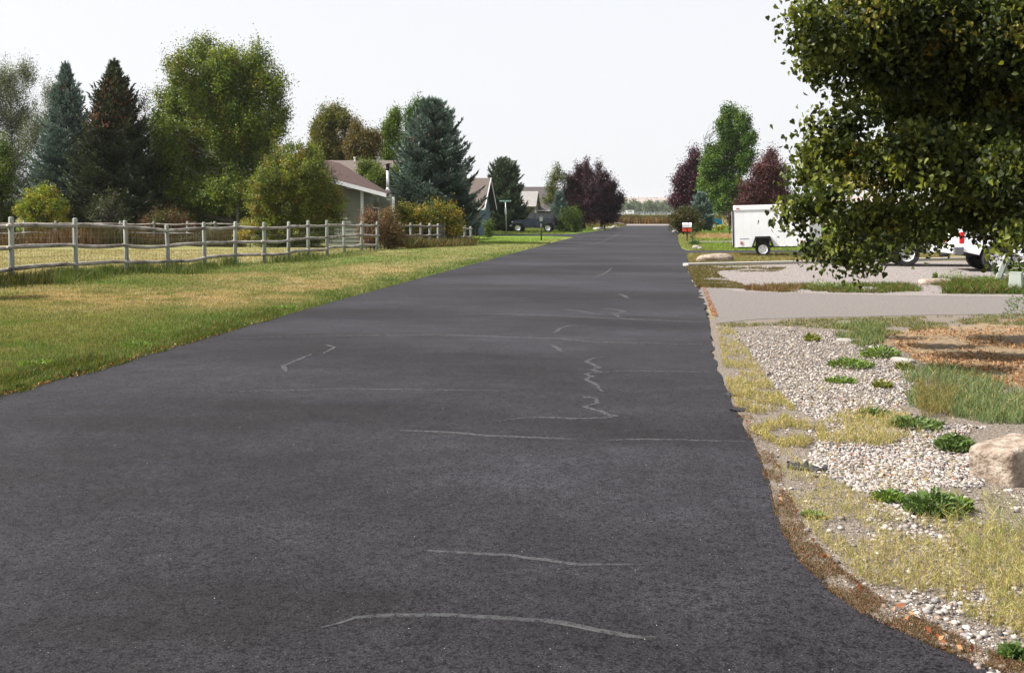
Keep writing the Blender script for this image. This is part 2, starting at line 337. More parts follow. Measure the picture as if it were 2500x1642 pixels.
tS = N(ntS, 'ShaderNodeBsdfTransparent'); xS = N(ntS, 'ShaderNodeMixShader'); cS = N(ntS, 'ShaderNodeTexCoord'); nS = N(ntS, 'ShaderNodeTexNoise'); nS.inputs['Scale'].default_value = 22; nS.inputs['Detail'].default_value = 8; nS.inputs['Roughness'].default_value = .8
rS = N(ntS, 'ShaderNodeMapRange'); rS.inputs[1].default_value = .33; rS.inputs[2].default_value = .52; ntS.links.new(cS.outputs['Object'], nS.inputs['Vector']); ntS.links.new(nS.outputs['Fac'], rS.inputs[0]); ntS.links.new(rS.outputs[0], xS.inputs[0])
ntS.links.new(tS.outputs[0], xS.inputs[1]); ntS.links.new(pS.outputs[0], xS.inputs[2]); ntS.links.new(xS.outputs[0], oS.inputs[0])
sb.build('crack_sealant', SEAL, ro)
# right-hand surfaces
OLDC = mat('old_concrete', C(150, 140, 134, .34), .9, 0, 22, 1, 140, c2=C(200, 190, 184, .36))
GRAVD = mat('crushed_gravel', C(140, 128, 122, .38), .95, .0, 26, 1.5, 45, c2=C(222, 210, 204, .42))
GRIT = mat('gritty_soil', C(112, 96, 82, .4), .95, 0, 34, 1.8, 70, c2=C(210, 194, 176, .42))
def G2(l): return [tuple(gp(*p)[:2]) for p in l]
o = sheet('concrete_driveway', G2([(1706, 712), (1745, 770), (1752, 789), (1850, 779), (1950, 776), (2200, 770), (2500, 766), (3000, 762), (3000, 722), (2500, 718), (2200, 716), (1950, 715), (1830, 712), (1760, 700), (1712, 700)]), .004, OLDC, amp=.05)
o = sheet('gravel_driveway', G2([(1678, 652), (1700, 700), (1760, 704), (1830, 714), (2200, 722), (2500, 725), (3000, 730), (3000, 640), (2500, 636), (2200, 638), (2000, 642), (1800, 650)]), .008, GRAVD, amp=.03)
o = sheet('gravel_verge', G2([(1748, 776), (1950, 760), (2500, 750), (3000, 745), (3300, 1800), (2500, 1800), (2400, 1660), (2500, 1655), (2448, 1635), (2354, 1603), (2243, 1553), (2118, 1496), (2026, 1433), (1957, 1364), (1902, 1270), (1885, 1202), (1862, 1133), (1845, 1089), (1820, 1050), (1800, 1006), (1766, 927), (1742, 875), (1737, 834), (1732, 785)]), -.001, GRIT, amp=.02)
MULM = mat('bark_mulch', C(165, 140, 108, .4), .95, 0, 9, 1.5, 60, c2=C(218, 186, 144, .42))
o = sheet('mulch_bed', G2([(2190, 822), (2260, 805), (2360, 795), (2500, 792), (2900, 790), (3100, 960), (2560, 950), (2420, 910), (2330, 900), (2250, 872), (2200, 850)]), .003, MULM, amp=.22, step=.5)
o = sheet('footpath', G2([(1700, 587.5), (1705, 591.5), (2300, 593), (2300, 588.5)]), .006, OLDC, amp=.02)
o = sheet('gravel_turnaround', G2([(1440, 549.5), (1520, 550.5), (1640, 550.5), (1700, 550), (1700, 547), (1520, 546), (1440, 547)]), .006, GRAVD, amp=.02)
WHC = mat('pale_concrete', C(238, 230, 222, .44), .85, .08, 4, .5, 80)
def kerb(name, a, b, w, h, label):
    A, B = gp(*a), gp(*b); d = (B-A); m = MB(); n = int(d.length/1.8)
    e = empty(name, A, label, 'kerb')
    for k in range(n):
        q = A+d*((k+.5)/n)-A; m.box((q.x, q.y, h/2+.004), (d.length/n-.012, w, h), math.atan2(d.y, d.x))
    m.build('kerb_stone', WHC, e, bevel=.012); return e
kerb('concrete_kerb', (1673, 650), (2620, 628), .34, .1, 'long pale concrete kerb strip between the gravel driveway and the grass')
# ------------------------------------------------------------------ wood, metal, paint
WOODP = mat('weathered_post', C(150, 146, 134, .5), .85, 0, 5, .6, 40, c2=C(205, 214, 204, .6), stretch=(1, 1, .12))
WOODR = mat('weathered_rail', C(118, 106, 95, .5), .9, 0, 5, .6, 40, c2=C(222, 214, 204, .58), stretch=(.35, .35, 1))
WIRE = mat('galvanised_wire', C(190, 188, 182, .5), .5, .1, 5, metal=.4)
BLK = mat('black_plastic', (.012, .012, .013), .45, .2, 6)
RUB = mat('tyre_rubber', (.014, .014, .015), .85, .2, 20, .5, 60)
CHR = mat('alloy', (.7, .7, .72), .4, .08, 6, metal=.1)
GLASS = mat('dark_glass', (.012, .016, .02), .06, .1, 2, spec=.8)
RED = mat('red_lens', (.45, .01, .012), .2, .1, 10)
WPAINT = mat('white_paint', (.82, .83, .85), .35, .03, 2, coat=.3)
# ------------------------------------------------------------------ fences
def rail_part(parent, A, B, r, sag, n=7):
    m = MB(); A = Vector(A); B = Vector(B); d = (B-A).normalized(); A2 = A-d*.12; B2 = B+d*.12; pts = []; rs = []
    s1 = R.uniform(-1, 1)*.013
    for i in range(n):
        t = i/(n-1); q = A2.lerp(B2, t)
        q.z += sag*math.sin(math.pi*t)+s1*math.sin(2*math.pi*t)+R.gauss(0, .004)
        pts.append(q); rs.append(r*(1.12-.24*t)*R.uniform(.95, 1.05)*(.8 if i in (0, n-1) else 1))
    m.tube(pts, rs, 8); return m.build('rail', WOODR, parent, smooth=True)
def fence(name, label, posts, fr=(.13, .47, .8), wire=True, pr=.065, rr=.054, cat='fence', rails=True, spread=0):
    o0 = posts[0][0]; e = empty(name, o0, label, cat)
    L_ = []
    for (p, h) in posts:
        q = p-o0; m = MB(); lean = Vector((R.gauss(0, .02), R.gauss(0, .02), 0))
        m.tube([q+Vector((0, 0, -.2)), q+lean*.4+Vector((0, 0, h*.5)), q+lean+Vector((0, 0, h-.02)), q+lean+Vector((0, 0, h+.01))], [pr*1.06, pr, pr*.95, pr*.7], 10)
        m.build('post', WOODP, e, smooth=True); L_.append((q, lean, h))
    wm = MB()
    for i in range(len(L_)-1):
        (a, la, ha), (b, lb, hb) = L_[i], L_[i+1]; off = Vector((.02, -.05, 0))
        for k, f in enumerate(fr):
            za, zb = ha*(1-f), hb*(1-f)
            if rails: rail_part(e, a+la*(1-f)+Vector((0, 0, za))+off*(1 if i % 2 else .2), b+lb*(1-f)+Vector((0, 0, zb))+off*(1 if i % 2 else .2), rr, R.choice([-.035, -.02, -.05, .015, .0]))
        if wire:
            d = b-a; n = max(3, int(d.length/.15)); w = Vector((-.07, .03, 0)); top = .86
            for j in range(n+1):
                t = j/n; q = a+d*t+w; hh = (ha+(hb-ha)*t)*top
                wm.tube([q+Vector((0, 0, .05)), q+Vector((0, 0, hh))], .0022, 3, False)
            for zf in (.05, .2, .35, .5, .68, .86):
                wm.tube([a+w+Vector((0, 0, ha*zf)), a+d*.5+w+Vector((0, 0, (ha+hb)/2*zf-.02)), b+w+Vector((0, 0, hb*zf))], .0024, 3, False)
    if wire: wm.build('wire_mesh', WIRE, e)
    return e
posts = []
for (u, t, b) in FENCE:
    g0 = gp(u, b); g0.z = gz(g0.x, g0.y); dep = (g0-Vector((0, 0, H))).dot(fh)
    posts.append((g0, (b-t)*dep/FPX-g0.z*.0))
fence('rail_fence', 'long weathered three-rail fence with wire mesh beside the lawn along the road', posts)
def fl(us, vt, vb):
    o = []
    for i, u in enumerate(us):
        b = vb[0]+(vb[1]-vb[0])*i/(len(us)-1); t = vt[0]+(vt[1]-vt[0])*i/(len(us)-1); q = gp(u, b); o.append((q, (b-t)*(q.dot(fh))/FPX))
    return o
fence('rail_fence', 'two-rail wooden fence along the far side of the dry paddock', fl([-60, 60, 137, 295, 375, 457, 525, 595], (539, 541), (600, 600)), fr=(.1, .48, .85), wire=False, rr=.04)
fence('rail_fence', 'short rail fence behind the paddock in front of the aspen', fl([112, 250, 360, 475, 580, 665], (536, 541), (588, 590)), fr=(.1, .5), wire=False, rr=.04)
fence('rail_fence', 'old grey staggered rail fence in front of the yellow-green shrubs', fl([976, 1004, 1028, 1050, 1070], (543, 546), (604, 602)), fr=(.12, .5), wire=True, rr=.05, pr=.07)
fence('rail_fence', 'short old rail fence right of the narrow wire gate', fl([1089, 1104, 1118, 1135, 1150], (547, 553), (600, 598)), fr=(.12, .55), wire=True, rr=.05, pr=.07)
A, B = gp(1074, 602), gp(1087, 601); e = empty('garden_gate', A, 'narrow dark metal tube gate between the two old rail fences', 'gate'); m = MB(); d = B-A
m.tube([(0, 0, .05), (0, 0, 1.25), (d.x, d.y, 1.25), (d.x, d.y, .05), (0, 0, .05)], .02, 6); m.tube([(0, 0, .75), (d.x, d.y, .75)], .015, 6); m.build('gate_frame', BARKD, e)
m = MB()
for k in range(4): m.tube([(d.x*(k+.5)/4, d.y*(k+.5)/4, .06), (d.x*(k+.5)/4, d.y*(k+.5)/4, 1.24)], .005, 4)
m.build('gate_wire', WIRE, e)
# ------------------------------------------------------------------ foliage
def unit(a): return a/np.maximum(np.linalg.norm(a, axis=-1, keepdims=True), 1e-9)
def leaves(name, C0, S, colr, m, parent, down=0.0, wid=.62, upn=0.3, kind='diamond'):
    n = len(C0); rn = RN
    d = rn.normal(size=(n, 3)); d[:, 2] -= down*1.6; d = unit(d)
    w = unit(np.cross(d, rn.normal(size=(n, 3))+np.array([0, 0, 1e-3]))); nr = np.cross(d, w)
    S = np.broadcast_to(np.asarray(S, float), (n,))[:, None]*rn.uniform(.7, 1.25, (n, 1))
    if kind == 'diamond':
        f = nr*S*.12
        V = np.stack([C0-d*S*.5, C0+w*S*wid*.5+f-d*S*.05, C0+d*S*.5, C0-w*S*wid*.5+f-d*S*.05], 1).reshape(-1, 3)
        F = np.arange(n*4).reshape(n, 4); k = 4
    else:
        loc = [(0, 0, 0), (-.3, -.1, .1), (-.46, .25, .16), (-.22, .66, .1), (0, 1, -.05), (.22, .66, .1), (.46, .25, .16), (.3, -.1, .1), (0, .42, 0)]
        V = np.stack([C0+w*S*a+d*S*(b-.4)+nr*S*c for a, b, c in loc], 1).reshape(-1, 3); k = 9
        base = (np.arange(n)*9)[:, None, None]
        F = (base+np.array([[0, 1, 2, 8], [8, 2, 3, 4], [0, 8, 6, 7], [8, 4, 5, 6]])[None]).reshape(-1, 4)
    return npmesh(name, V, F, m, parent, col=np.repeat(colr, k, 0))
def pick(cols, n, w=None):
    cols = np.array([c for c in cols]); idx = RN.choice(len(cols), n, p=w); return cols[idx]
def lobe_clusters(lobes, Y, ncl, rcl, flat=.9, bias=.45):
    """lobes are (u,v,ru,rv) seen at distance Y; turned into solid ellipsoids with real depth"""
    L_ = []; W_ = (max(l[0]+l[2] for l in lobes)-min(l[0]-l[2] for l in lobes))/2*Y/FPX
    for l in lobes:
        room = max(0, W_-l[2]*Y/FPX); Yl = Y+R.uniform(-.62, .62)*room
        c = at(l[0], l[1], Yl); sc = Yl/FPX; rx, rz = l[2]*sc, l[3]*sc; ry = (rx*.6+rz*.4)*flat
        L_.append((c, rx, ry, rz))
    wts = np.array([(a[1]*a[2]*a[3])**.75 for a in L_]); wts /= wts.sum()
    out = []; allc = np.mean([[a[0].x, a[0].y] for a in L_], 0)
    for (c, rx, ry, rz), w in zip(L_, wts):
        k = max(3, int(ncl*w)); d = unit(RN.normal(size=(k, 3))); rr = RN.random(k)**bias
        jy = 0
        p = np.array([c.x, c.y+jy, c.z])+d*rr[:, None]*np.array([rx, ry, rz])*.93
        out.append(p)
    return np.concatenate(out)
def broad_tree(name, label, lobes, Y, cols, leaf=.12, ncl=300, per=70, rcl=.45, trunk=None, base_v=None, tr=.16, bark=None, m=None, w=None, cat='tree', group=None, limbs=40, elong=1.35, down=.2, upw=.2, bias=.45, kind='diamond', colfn=None, stems=1, gauss=.5, drop=-.35, tmin=.1, lr=.42):
    cu = trunk if trunk is not None else np.mean([l[0] for l in lobes])
    b = at(cu, 500, Y); b.z = gz(b.x, b.y)
    e = empty(name, b, label, cat, group)
    cl = lobe_clusters(lobes, Y, max(ncl, 12), rcl, bias=bias); cl = cl[cl[:, 2] > b.z+.03]
    ncl = len(cl); cen = np.array([b.x, b.y, cl[:, 2].mean()*.6])
    dirs = unit(cl-cen+np.array([0, 0, 1e-3])); dirs[:, 2] += upw; dirs = unit(dirs)
    rc = rcl*RN.uniform(.6, 1.35, ncl); cnt = per
    off = RN.normal(size=(ncl, cnt, 3))*gauss; al = (off*dirs[:, None]).sum(-1, keepdims=True)
    off = off+dirs[:, None]*al*(elong-1)
    P = cl[:, None]+off*rc[:, None, None]
    cc = pick(cols, ncl, w)*RN.uniform(.8, 1.2, (ncl, 1))
    if (m is None) or m is LEAFN: cc = np.where((cc[:, 1:2] > cc[:, 0:1]*.9), cc*np.array([.92, 1.05, .82]), cc)
    if colfn: cc = colfn(cl, cc)
    sp_ = .25 if m is LEAFN else .5
    lc = (cc[:, None]*RN.uniform(1-sp_, 1+sp_*1.1, (ncl, cnt, 1))).reshape(-1, 3); P = P.reshape(-1, 3)
    k = P[:, 2] > b.z+.02; P = P[k]; lc = lc[k]
    leaves('crown', P-np.array(b), leaf, lc, m or LEAF, e, down=down, kind=kind)
    tm = MB(); top = cl[:, 2].max(); hgt = top-b.z
    z0 = min(cl[:, 2].min()+.3*hgt, hgt*.45)
    for s in range(stems):
        ox, oy = (0, 0) if stems == 1 else (R.uniform(-.25, .25), R.uniform(-.25, .25))
        sl = (ox*2.2, oy*2.2); r0 = tr*(1 if stems == 1 else R.uniform(.5, .8))
        pts = [(ox, oy, -.1)]+[(ox+sl[0]*t*hgt*.12+R.gauss(0, .02)*hgt*.2*t, oy+sl[1]*t*hgt*.12, hgt*.88*t) for t in (.12, .3, .5, .7, .9)]
        tm.tube(pts, [r0*1.25, r0, r0*.8, r0*.55, r0*.3, r0*.1], 9)
        idx = RN.choice(ncl, min(ncl, limbs//stems), replace=False)
        for i in idx:
            q = Vector(cl[i])-b; t0 = min(.85, max(tmin, (q.z+drop*math.hypot(q.x, q.y))/hgt*1.0))
            st = Vector((ox+sl[0]*t0*hgt*.12, oy+sl[1]*t0*hgt*.12, hgt*.88*t0)); ql = (q-st).length*.09; md = st.lerp(q, .5)+Vector((R.gauss(0, ql), R.gauss(0, ql), R.gauss(-.4, 1)*ql)); m1 = st.lerp(md, .5)+Vector((R.gauss(0, ql*.5), R.gauss(0, ql*.5), ql*.5)); m2 = md.lerp(q, .5)+Vector((R.gauss(0, ql*.5), R.gauss(0, ql*.5), R.gauss(0, ql*.5)))
            r1 = r0*lr*(1-t0)+.01
            tm.tube([st, m1, md, m2, q], [r1, r1*.8, r1*.55, r1*.32, .005+r1*.08], 5, False)
    tm.build('trunk', bark or BARK, e, smooth=True)
    return e
def spruce(name, label, u, v_top, hw, Y, cols, base_v=None, nb=260, sk=.16, cones=None, group=None, shape=.85, spiky=1, skirt=.25, w=None, seed=None, tip=None):
    b = at(u, 500, Y); b.z = gz(b.x, b.y); top = at(u, v_top-4, Y).z; h = top-b.z; Rw = hw*Y/FPX
    e = empty(name, b, label, 'spruce tree', group)
    tm = MB(); tm.tube([(0, 0, -.1), (0, 0, h*.5), (0, 0, h*.97)], [.02*h, .011*h, .01], 8); 
    Cs, Ds, Ss, Cl = [], [], [], []
    for i in range(nb):
        t = (i+R.random())/nb; t = t**.85
        z = skirt+(h-skirt)*t; prof = (1-t)**shape*(.62+.5*R.random())*(1-.35*max(0, t-.8)/.2)
        if t < .12: prof *= .75+2*t
        Lb = max(.12, Rw*prof); az = i*2.399+R.gauss(0, .25)
        el0 = (-.25+.75*t)+R.gauss(0, .12)
        dx, dy = math.cos(az), math.sin(az); n = max(3, int(Lb/.17)); pts = []
        for j in range(n+1):
            s = j/n; zz = z+Lb*(math.tan(el0)*s*.6+.28*s*s*(1 if t < .7 else 1.6)-.08*math.sin(s*3)); pts.append(Vector((dx*Lb*s, dy*Lb*s, zz)))
        if i % 3 == 0: tm.tube([pts[0], pts[n//2], pts[-1]], [.02*(1-t)+.01, .012, .004], 4, False)
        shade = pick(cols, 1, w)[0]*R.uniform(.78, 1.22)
        for j in range(1, n+1):
            s = j/n; ax = (pts[j]-pts[j-1]).normalized(); side = Vector((-dy, dx, 0)); wl = Lb*.34*math.sin(math.pi*min(1, .15+s*.9))+.1
            m = 1+int(wl/.16)
            for sg in (-1, 1):
                for q in range(m):
                    f = (q+.5+R.uniform(-.3, .3))/m*wl
                    c = pts[j]+side*sg*f+ax*f*.55+Vector((0, 0, R.gauss(0, .03)-f*.12*(1-t)))
                    dd = (ax*.7+side*sg*.65+Vector((0, 0, R.uniform(-.1, .45)))).normalized()
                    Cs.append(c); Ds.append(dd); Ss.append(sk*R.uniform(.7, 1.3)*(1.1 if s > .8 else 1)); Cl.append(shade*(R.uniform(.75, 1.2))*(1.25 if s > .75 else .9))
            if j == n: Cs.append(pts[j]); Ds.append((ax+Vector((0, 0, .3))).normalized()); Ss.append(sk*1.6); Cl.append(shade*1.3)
    for k in range(26): Cs.append(Vector((R.gauss(0, .02), R.gauss(0, .02), h*(1.015-.004*k)))); Ds.append(Vector((R.gauss(0, .12+.03*k), R.gauss(0, .12+.03*k), 1)).normalized()); Ss.append(sk*1.2); Cl.append(cols[0])
    C_ = np.array(Cs); D_ = np.array(Ds); S_ = np.array(Ss); K_ = np.array(Cl); n = len(C_)
    # every shoot = a brush of flat needle blades around its twig
    Vs = []; Fs = []; Kc = []; nbld = 5
    for q in range(nbld):
        w_ = unit(np.cross(D_, RN.normal(size=(n, 3)))); d2 = unit(D_+w_*RN.uniform(.15, .75, (n, 1))*(1 if q else 0)); w2 = unit(np.cross(d2, RN.normal(size=(n, 3))))
        o = C_+D_*(S_*(q/nbld-.3))[:, None]; ln = (S_*(1.15 if q == 0 else .75))[:, None]; wd = (S_*.13)[:, None]
        Vs.append(np.stack([o-w2*wd, o+w2*wd, o+d2*ln*.7+w2*wd*.7, o+d2*ln, ], 1)); Kc.append(K_*RN.uniform(.8, 1.2, (n, 1)))
    V = np.concatenate(Vs).reshape(-1, 3); F = np.arange(len(V)).reshape(-1, 4)
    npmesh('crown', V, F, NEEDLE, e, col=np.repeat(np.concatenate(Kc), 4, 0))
    tm.build('trunk', BARKD, e, smooth=True)
    if cones:
        m = MB()
        for k in range(cones[0]):
            t = R.uniform(cones[1], cones[2]); z = h*t; a = R.uniform(0, 6.28); r_ = Rw*(1-t)**shape*R.uniform(.35, 1.0)
            m.ball((r_*math.cos(a), r_*math.sin(a), z+R.uniform(-.1, .2)), (.035, .035, .1), 5)
        tag(m.build('cones', mat('spruce_cones', C(150, 88, 52, .5), .8, .3, 12), e), kind='stuff')
    for lu, lt in (tip or []):
        m = MB(); q = at(lu, lt, Y)-b; m.tube([(q.x, q.y, q.z-1.5), (q.x, q.y, q.z)], [.03, .008], 5); m.build('leader_shoot', BARKD, e)
    return e
BS = [C(150, 172, 166, .5), C(130, 156, 150, .5), C(112, 136, 128, .5)]
DS = [C(86, 98, 66, .48), C(100, 112, 74, .48), C(70, 78, 54, .45)]
GS = [C(104, 122, 92, .48), C(88, 106, 80, .48), C(122, 138, 110, .48)]
ASP = [C(128, 138, 56, .74), C(108, 124, 48, .68), C(150, 154, 70, .76), C(86, 104, 46, .6), C(165, 150, 70, .7)]
broad_tree('willow_tree', 'tall silvery grey-leaved tree at the far left edge', [(20, 200, 60, 62), (60, 180, 32, 45), (-30, 260, 70, 90), (50, 290, 55, 80), (20, 390, 75, 100), (85, 340, 40, 60), (60, 460, 60, 60)], 80, [C(150, 152, 135, .46), C(130, 132, 118, .46), C(170, 168, 150, .46)], .11, 900, 75, .45, trunk=32, bark=BARK, elong=2.0, upw=.9, bias=.6, limbs=70)
broad_tree('willow_tree', 'smaller silvery grey-leaved tree behind the blue spruce', [(125, 235, 25, 42), (150, 250, 18, 35), (130, 310, 42, 60), (150, 400, 40, 60)], 88, [C(150, 152, 135, .46), C(130, 132, 118, .46)], .11, 380, 65, .45, trunk=135, elong=2.0, upw=.9, bias=.6)
broad_tree('poplar_tree', 'narrow yellow-green tree cut by the left edge of the photo', [(8, 370, 22, 48), (0, 440, 40, 60), (-25, 470, 50, 90), (15, 520, 30, 40)], 62, [C(140, 150, 50, .5), C(110, 130, 45, .5), C(90, 112, 42, .5)], .1, 420, 75, .32, trunk=5, elong=1.8, upw=.8)
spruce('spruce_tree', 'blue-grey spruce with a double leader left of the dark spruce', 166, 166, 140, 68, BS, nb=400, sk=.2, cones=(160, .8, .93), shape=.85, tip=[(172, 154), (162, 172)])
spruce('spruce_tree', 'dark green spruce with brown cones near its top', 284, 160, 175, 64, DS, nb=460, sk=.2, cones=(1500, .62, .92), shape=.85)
PUR = [C(92, 50, 68, .45), C(70, 40, 55, .45), C(110, 62, 78, .45), C(60, 34, 46, .45)]
broad_tree('plum_tree', 'dark purple tree squeezed between the dark spruce and the aspen', [(350, 255, 22, 40), (368, 320, 35, 60), (385, 420, 45, 80), (345, 480, 50, 50)], 72, PUR, .1, 260, 50, .4, trunk=365, m=PURPLE, elong=1.6, upw=.6)
broad_tree('aspen_tree', 'tallest olive-green aspen with pale stems behind the paddock', [(495, 135, 52, 48), (440, 170, 45, 50), (560, 190, 55, 55), (625, 150, 45, 45), (660, 215, 50, 60), (590, 260, 80, 70), (430, 250, 58, 65), (500, 230, 70, 70), (410, 350, 55, 75), (480, 360, 70, 80), (680, 290, 38, 50), (650, 330, 50, 50), (560, 370, 60, 50), (420, 450, 55, 60), (510, 470, 80, 55), (590, 440, 40, 60), (400, 300, 40, 40), (620, 480, 60, 60), (560, 520, 80, 50), (450, 530, 80, 40), (540, 300, 70, 60), (640, 400, 50, 50), (480, 300, 60, 50), (540, 160, 48, 52), (560, 135, 30, 32), (520, 215, 60, 60), (600, 180, 45, 50), (570, 300, 70, 70), (400, 420, 50, 80), (560, 420, 70, 60), (530, 480, 80, 50), (610, 340, 60, 60), (470, 440, 60, 60)], 66, ASP, .13, 3000, 85, .42, trunk=575, bark=BARKP, tr=.2, elong=1.7, upw=.8, bias=.55, limbs=90, stems=3, w=[.3, .3, .16, .16, .08])
broad_tree('round_shrub', 'large dense green-bronze shrub behind the fence left of the house', [(722, 465, 118, 100), (722, 400, 80, 62), (722, 440, 100, 80), (715, 550, 138, 55), (700, 592, 110, 20), (650, 480, 60, 60), (795, 500, 60, 60), (722, 500, 128, 70)], 53, [C(138, 142, 56, .76), C(116, 122, 50, .7), C(92, 100, 44, .62), C(152, 134, 64, .7)], .09, 1900, 80, .24, trunk=715, tr=.1, bias=.35, upw=.5, cat='shrub', w=[.34, .3, .26, .1])
broad_tree('golden_shrub', 'bright yellow-green shrub in front of the blue spruce', [(105, 490, 48, 42), (70, 515, 32, 28), (135, 510, 35, 30), (90, 545, 45, 35), (150, 545, 25, 25)], 60, [C(205, 200, 70, .5), C(170, 180, 55, .5), C(140, 158, 50, .5), C(225, 200, 90, .5)], .1, 380, 75, .28, trunk=105, tr=.05, cat='shrub', stems=3)
broad_tree('round_shrub', 'dark unseen shrub added left of the view to shade the lawn', [(-128, 625, 80, 120), (-128, 725, 85, 55)], 19.3, [C(90, 100, 46, .5)], .08, 520, 60, .2, trunk=-110, tr=.05, cat='shrub')  # added out of view so its shadow falls on the left lawn
broad_tree('apple_tree', 'small half-bare apple tree inside the paddock', [(262, 500, 38, 40), (270, 465, 16, 18), (240, 530, 30, 25), (295, 520, 30, 28), (275, 545, 30, 20)], 57, [C(95, 100, 78, .5), C(120, 125, 95, .5), C(80, 70, 52, .5)], .08, 60, 38, .32, trunk=263, tr=.13, bark=BARKD, limbs=60, bias=.5)
broad_tree('berry_shrub', 'brownish green rambling shrub behind the paddock fence', [(400, 530, 45, 28), (440, 540, 30, 22), (370, 550, 35, 25), (410, 570, 55, 25), (460, 565, 25, 25)], 59, [C(130, 110, 60, .5), C(105, 108, 52, .5), C(140, 90, 62, .5)], .08, 200, 45, .3, trunk=405, tr=.04, cat='shrub', stems=3, bark=BARKD)
broad_tree('low_shrub', 'small yellow-flecked shrub at the foot of the large bronze shrub', [(615, 555, 22, 12), (600, 575, 25, 15)], 51, [C(220, 195, 80, .5), C(170, 160, 70, .5)], .07, 40, 40, .2, trunk=610, tr=.02, cat='shrub')
broad_tree('cottonwood_tree', 'tall yellow-green tree behind the left part of the red-brown roof', [(812, 285, 38, 35), (790, 320, 40, 40), (840, 300, 25, 35), (775, 370, 32, 40), (820, 370, 50, 50), (775, 395, 35, 30)], 92, [C(140, 138, 62, .5), C(120, 122, 60, .5), C(160, 152, 75, .5)], .15, 620, 75, .5, trunk=812, elong=1.4, upw=.5, bias=.6, limbs=60, gauss=.45)
broad_tree('cottonwood_tree', 'bronze-green tree between the tall tree and the poplars', [(870, 315, 18, 24), (872, 350, 36, 35), (900, 350, 25, 35), (885, 385, 45, 30), (918, 350, 14, 34)], 90, [C(135, 118, 58, .5), C(115, 112, 55, .5), C(150, 125, 65, .5)], .14, 400, 75, .45, trunk=878, elong=1.4, upw=.5, bias=.6)
broad_tree('poplar_tree', 'bright green poplar behind the roof, left of the big blue spruce', [(965, 285, 15, 25), (955, 325, 24, 35), (962, 370, 30, 35), (950, 380, 25, 25)], 95, [C(145, 165, 70, .5), C(120, 145, 62, .5)], .15, 300, 75, .45, trunk=962, elong=1.5, upw=.9)
broad_tree('poplar_tree', 'green poplar top rising behind the big blue spruce', [(1022, 262, 18, 20), (1008, 290, 22, 30), (1035, 290, 20, 30), (1010, 340, 30, 35)], 98, [C(110, 140, 62, .5), C(90, 120, 52, .5)], .15, 260, 75, .45, trunk=1018, elong=1.5, upw=.7)
broad_tree('garden_tree', 'light green leafy tree between roof and metal chimney', [(905, 420, 30, 25), (925, 440, 30, 30), (975, 420, 25, 25), (895, 405, 20, 12), (955, 450, 25, 25), (985, 440, 18, 30)], 65, [C(150, 158, 70, .5), C(125, 138, 60, .5), C(105, 122, 52, .5)], .1, 420, 65, .3, trunk=935)
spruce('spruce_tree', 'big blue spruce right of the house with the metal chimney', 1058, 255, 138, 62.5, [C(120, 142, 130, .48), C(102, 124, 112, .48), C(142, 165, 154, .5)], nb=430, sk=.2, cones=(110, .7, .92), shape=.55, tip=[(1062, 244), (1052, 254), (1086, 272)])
for u_, (v0, v1), Y_, cols_, lab in [(905, (510, 600), 50, [C(178, 128, 104, .5), C(140, 105, 80, .5), C(150, 132, 88, .5)], 'reddish-brown leggy shrub at the house corner'), (950, (505, 610), 51, [C(176, 138, 100, .5), C(145, 120, 72, .5), C(128, 124, 62, .5)], 'rust-coloured shrub at the end of the long rail fence')]:
    h2 = (v1-v0)/2
    broad_tree('rusty_shrub', lab, [(u_, v0+h2*.5, 22, h2*.55), (u_-12, v0+h2, 24, h2*.6), (u_+12, v0+h2*1.2, 28, h2*.7), (u_, v0+h2*1.5, 35, h2*.5)], Y_, cols_, .075, 190, 45, .27, trunk=u_, tr=.03, cat='shrub', stems=4, bias=.6, upw=.8)
broad_tree('barberry_shrub', 'dark wine-red shrub low at the fence end', [(960, 575, 28, 22), (985, 592, 28, 15), (945, 595, 20, 12)], 53, [C(110, 60, 48, .5), C(140, 85, 60, .5), C(85, 70, 40, .5)], .07, 110, 45, .22, trunk=962, tr=.03, cat='shrub')
YG = [C(175, 165, 60, .6), C(130, 138, 54, .56), C(104, 116, 50, .54), C(198, 168, 66, .6)]
for u_, v_, ru, rv, lab in [(985, 520, 28, 26, 'yellow-green shrub directly right of the rust-coloured shrub'), (1022, 530, 32, 28, 'middle dark-leaved shrub of the yellow-green hedge'), (1062, 522, 34, 34, 'tallest yellowing shrub under the big blue spruce'), (1098, 528, 28, 32, 'golden-topped rounded shrub at the right end of the hedge')]:
    broad_tree('hedge_shrub', lab, [(u_, v_, ru, rv), (u_-8, v_+22, ru, 20), (u_+8, v_+28, ru, 22)], 58, YG, .085, 170, 55, .27, trunk=u_, tr=.03, cat='shrub', stems=3, group=None)
spruce('spruce_tree', 'dark olive spruce behind the street sign', 1230, 398, 68, 108, GS, nb=300, sk=.3, cones=(120, .6, .95), shape=.5)
broad_tree('young_shrub', 'small leafy shrub standing alone on the lawn left of the sign', [(1192, 562, 11, 14), (1186, 552, 5, 12), (1197, 548, 5, 12), (1192, 572, 12, 8)], 80, [C(120, 138, 60, .5), C(95, 115, 52, .5)], .1, 45, 40, .24, trunk=1192, tr=.03, cat='shrub', upw=.9)
broad_tree('ash_tree', 'thin olive-green tree left of the purple trees', [(1358, 412, 10, 14), (1352, 435, 16, 16), (1372, 432, 12, 14), (1348, 462, 16, 20), (1335, 490, 12, 14), (1355, 480, 18, 25)], 125, [C(120, 128, 52, .5), C(95, 104, 45, .5), C(145, 140, 62, .5)], .16, 130, 45, .5, trunk=1354, tr=.16, upw=.6)
spruce('spruce_tree', 'small pale blue spruce right of the dark off-roader', 1366, 478, 30, 114, BS, nb=110, sk=.28, shape=.8)
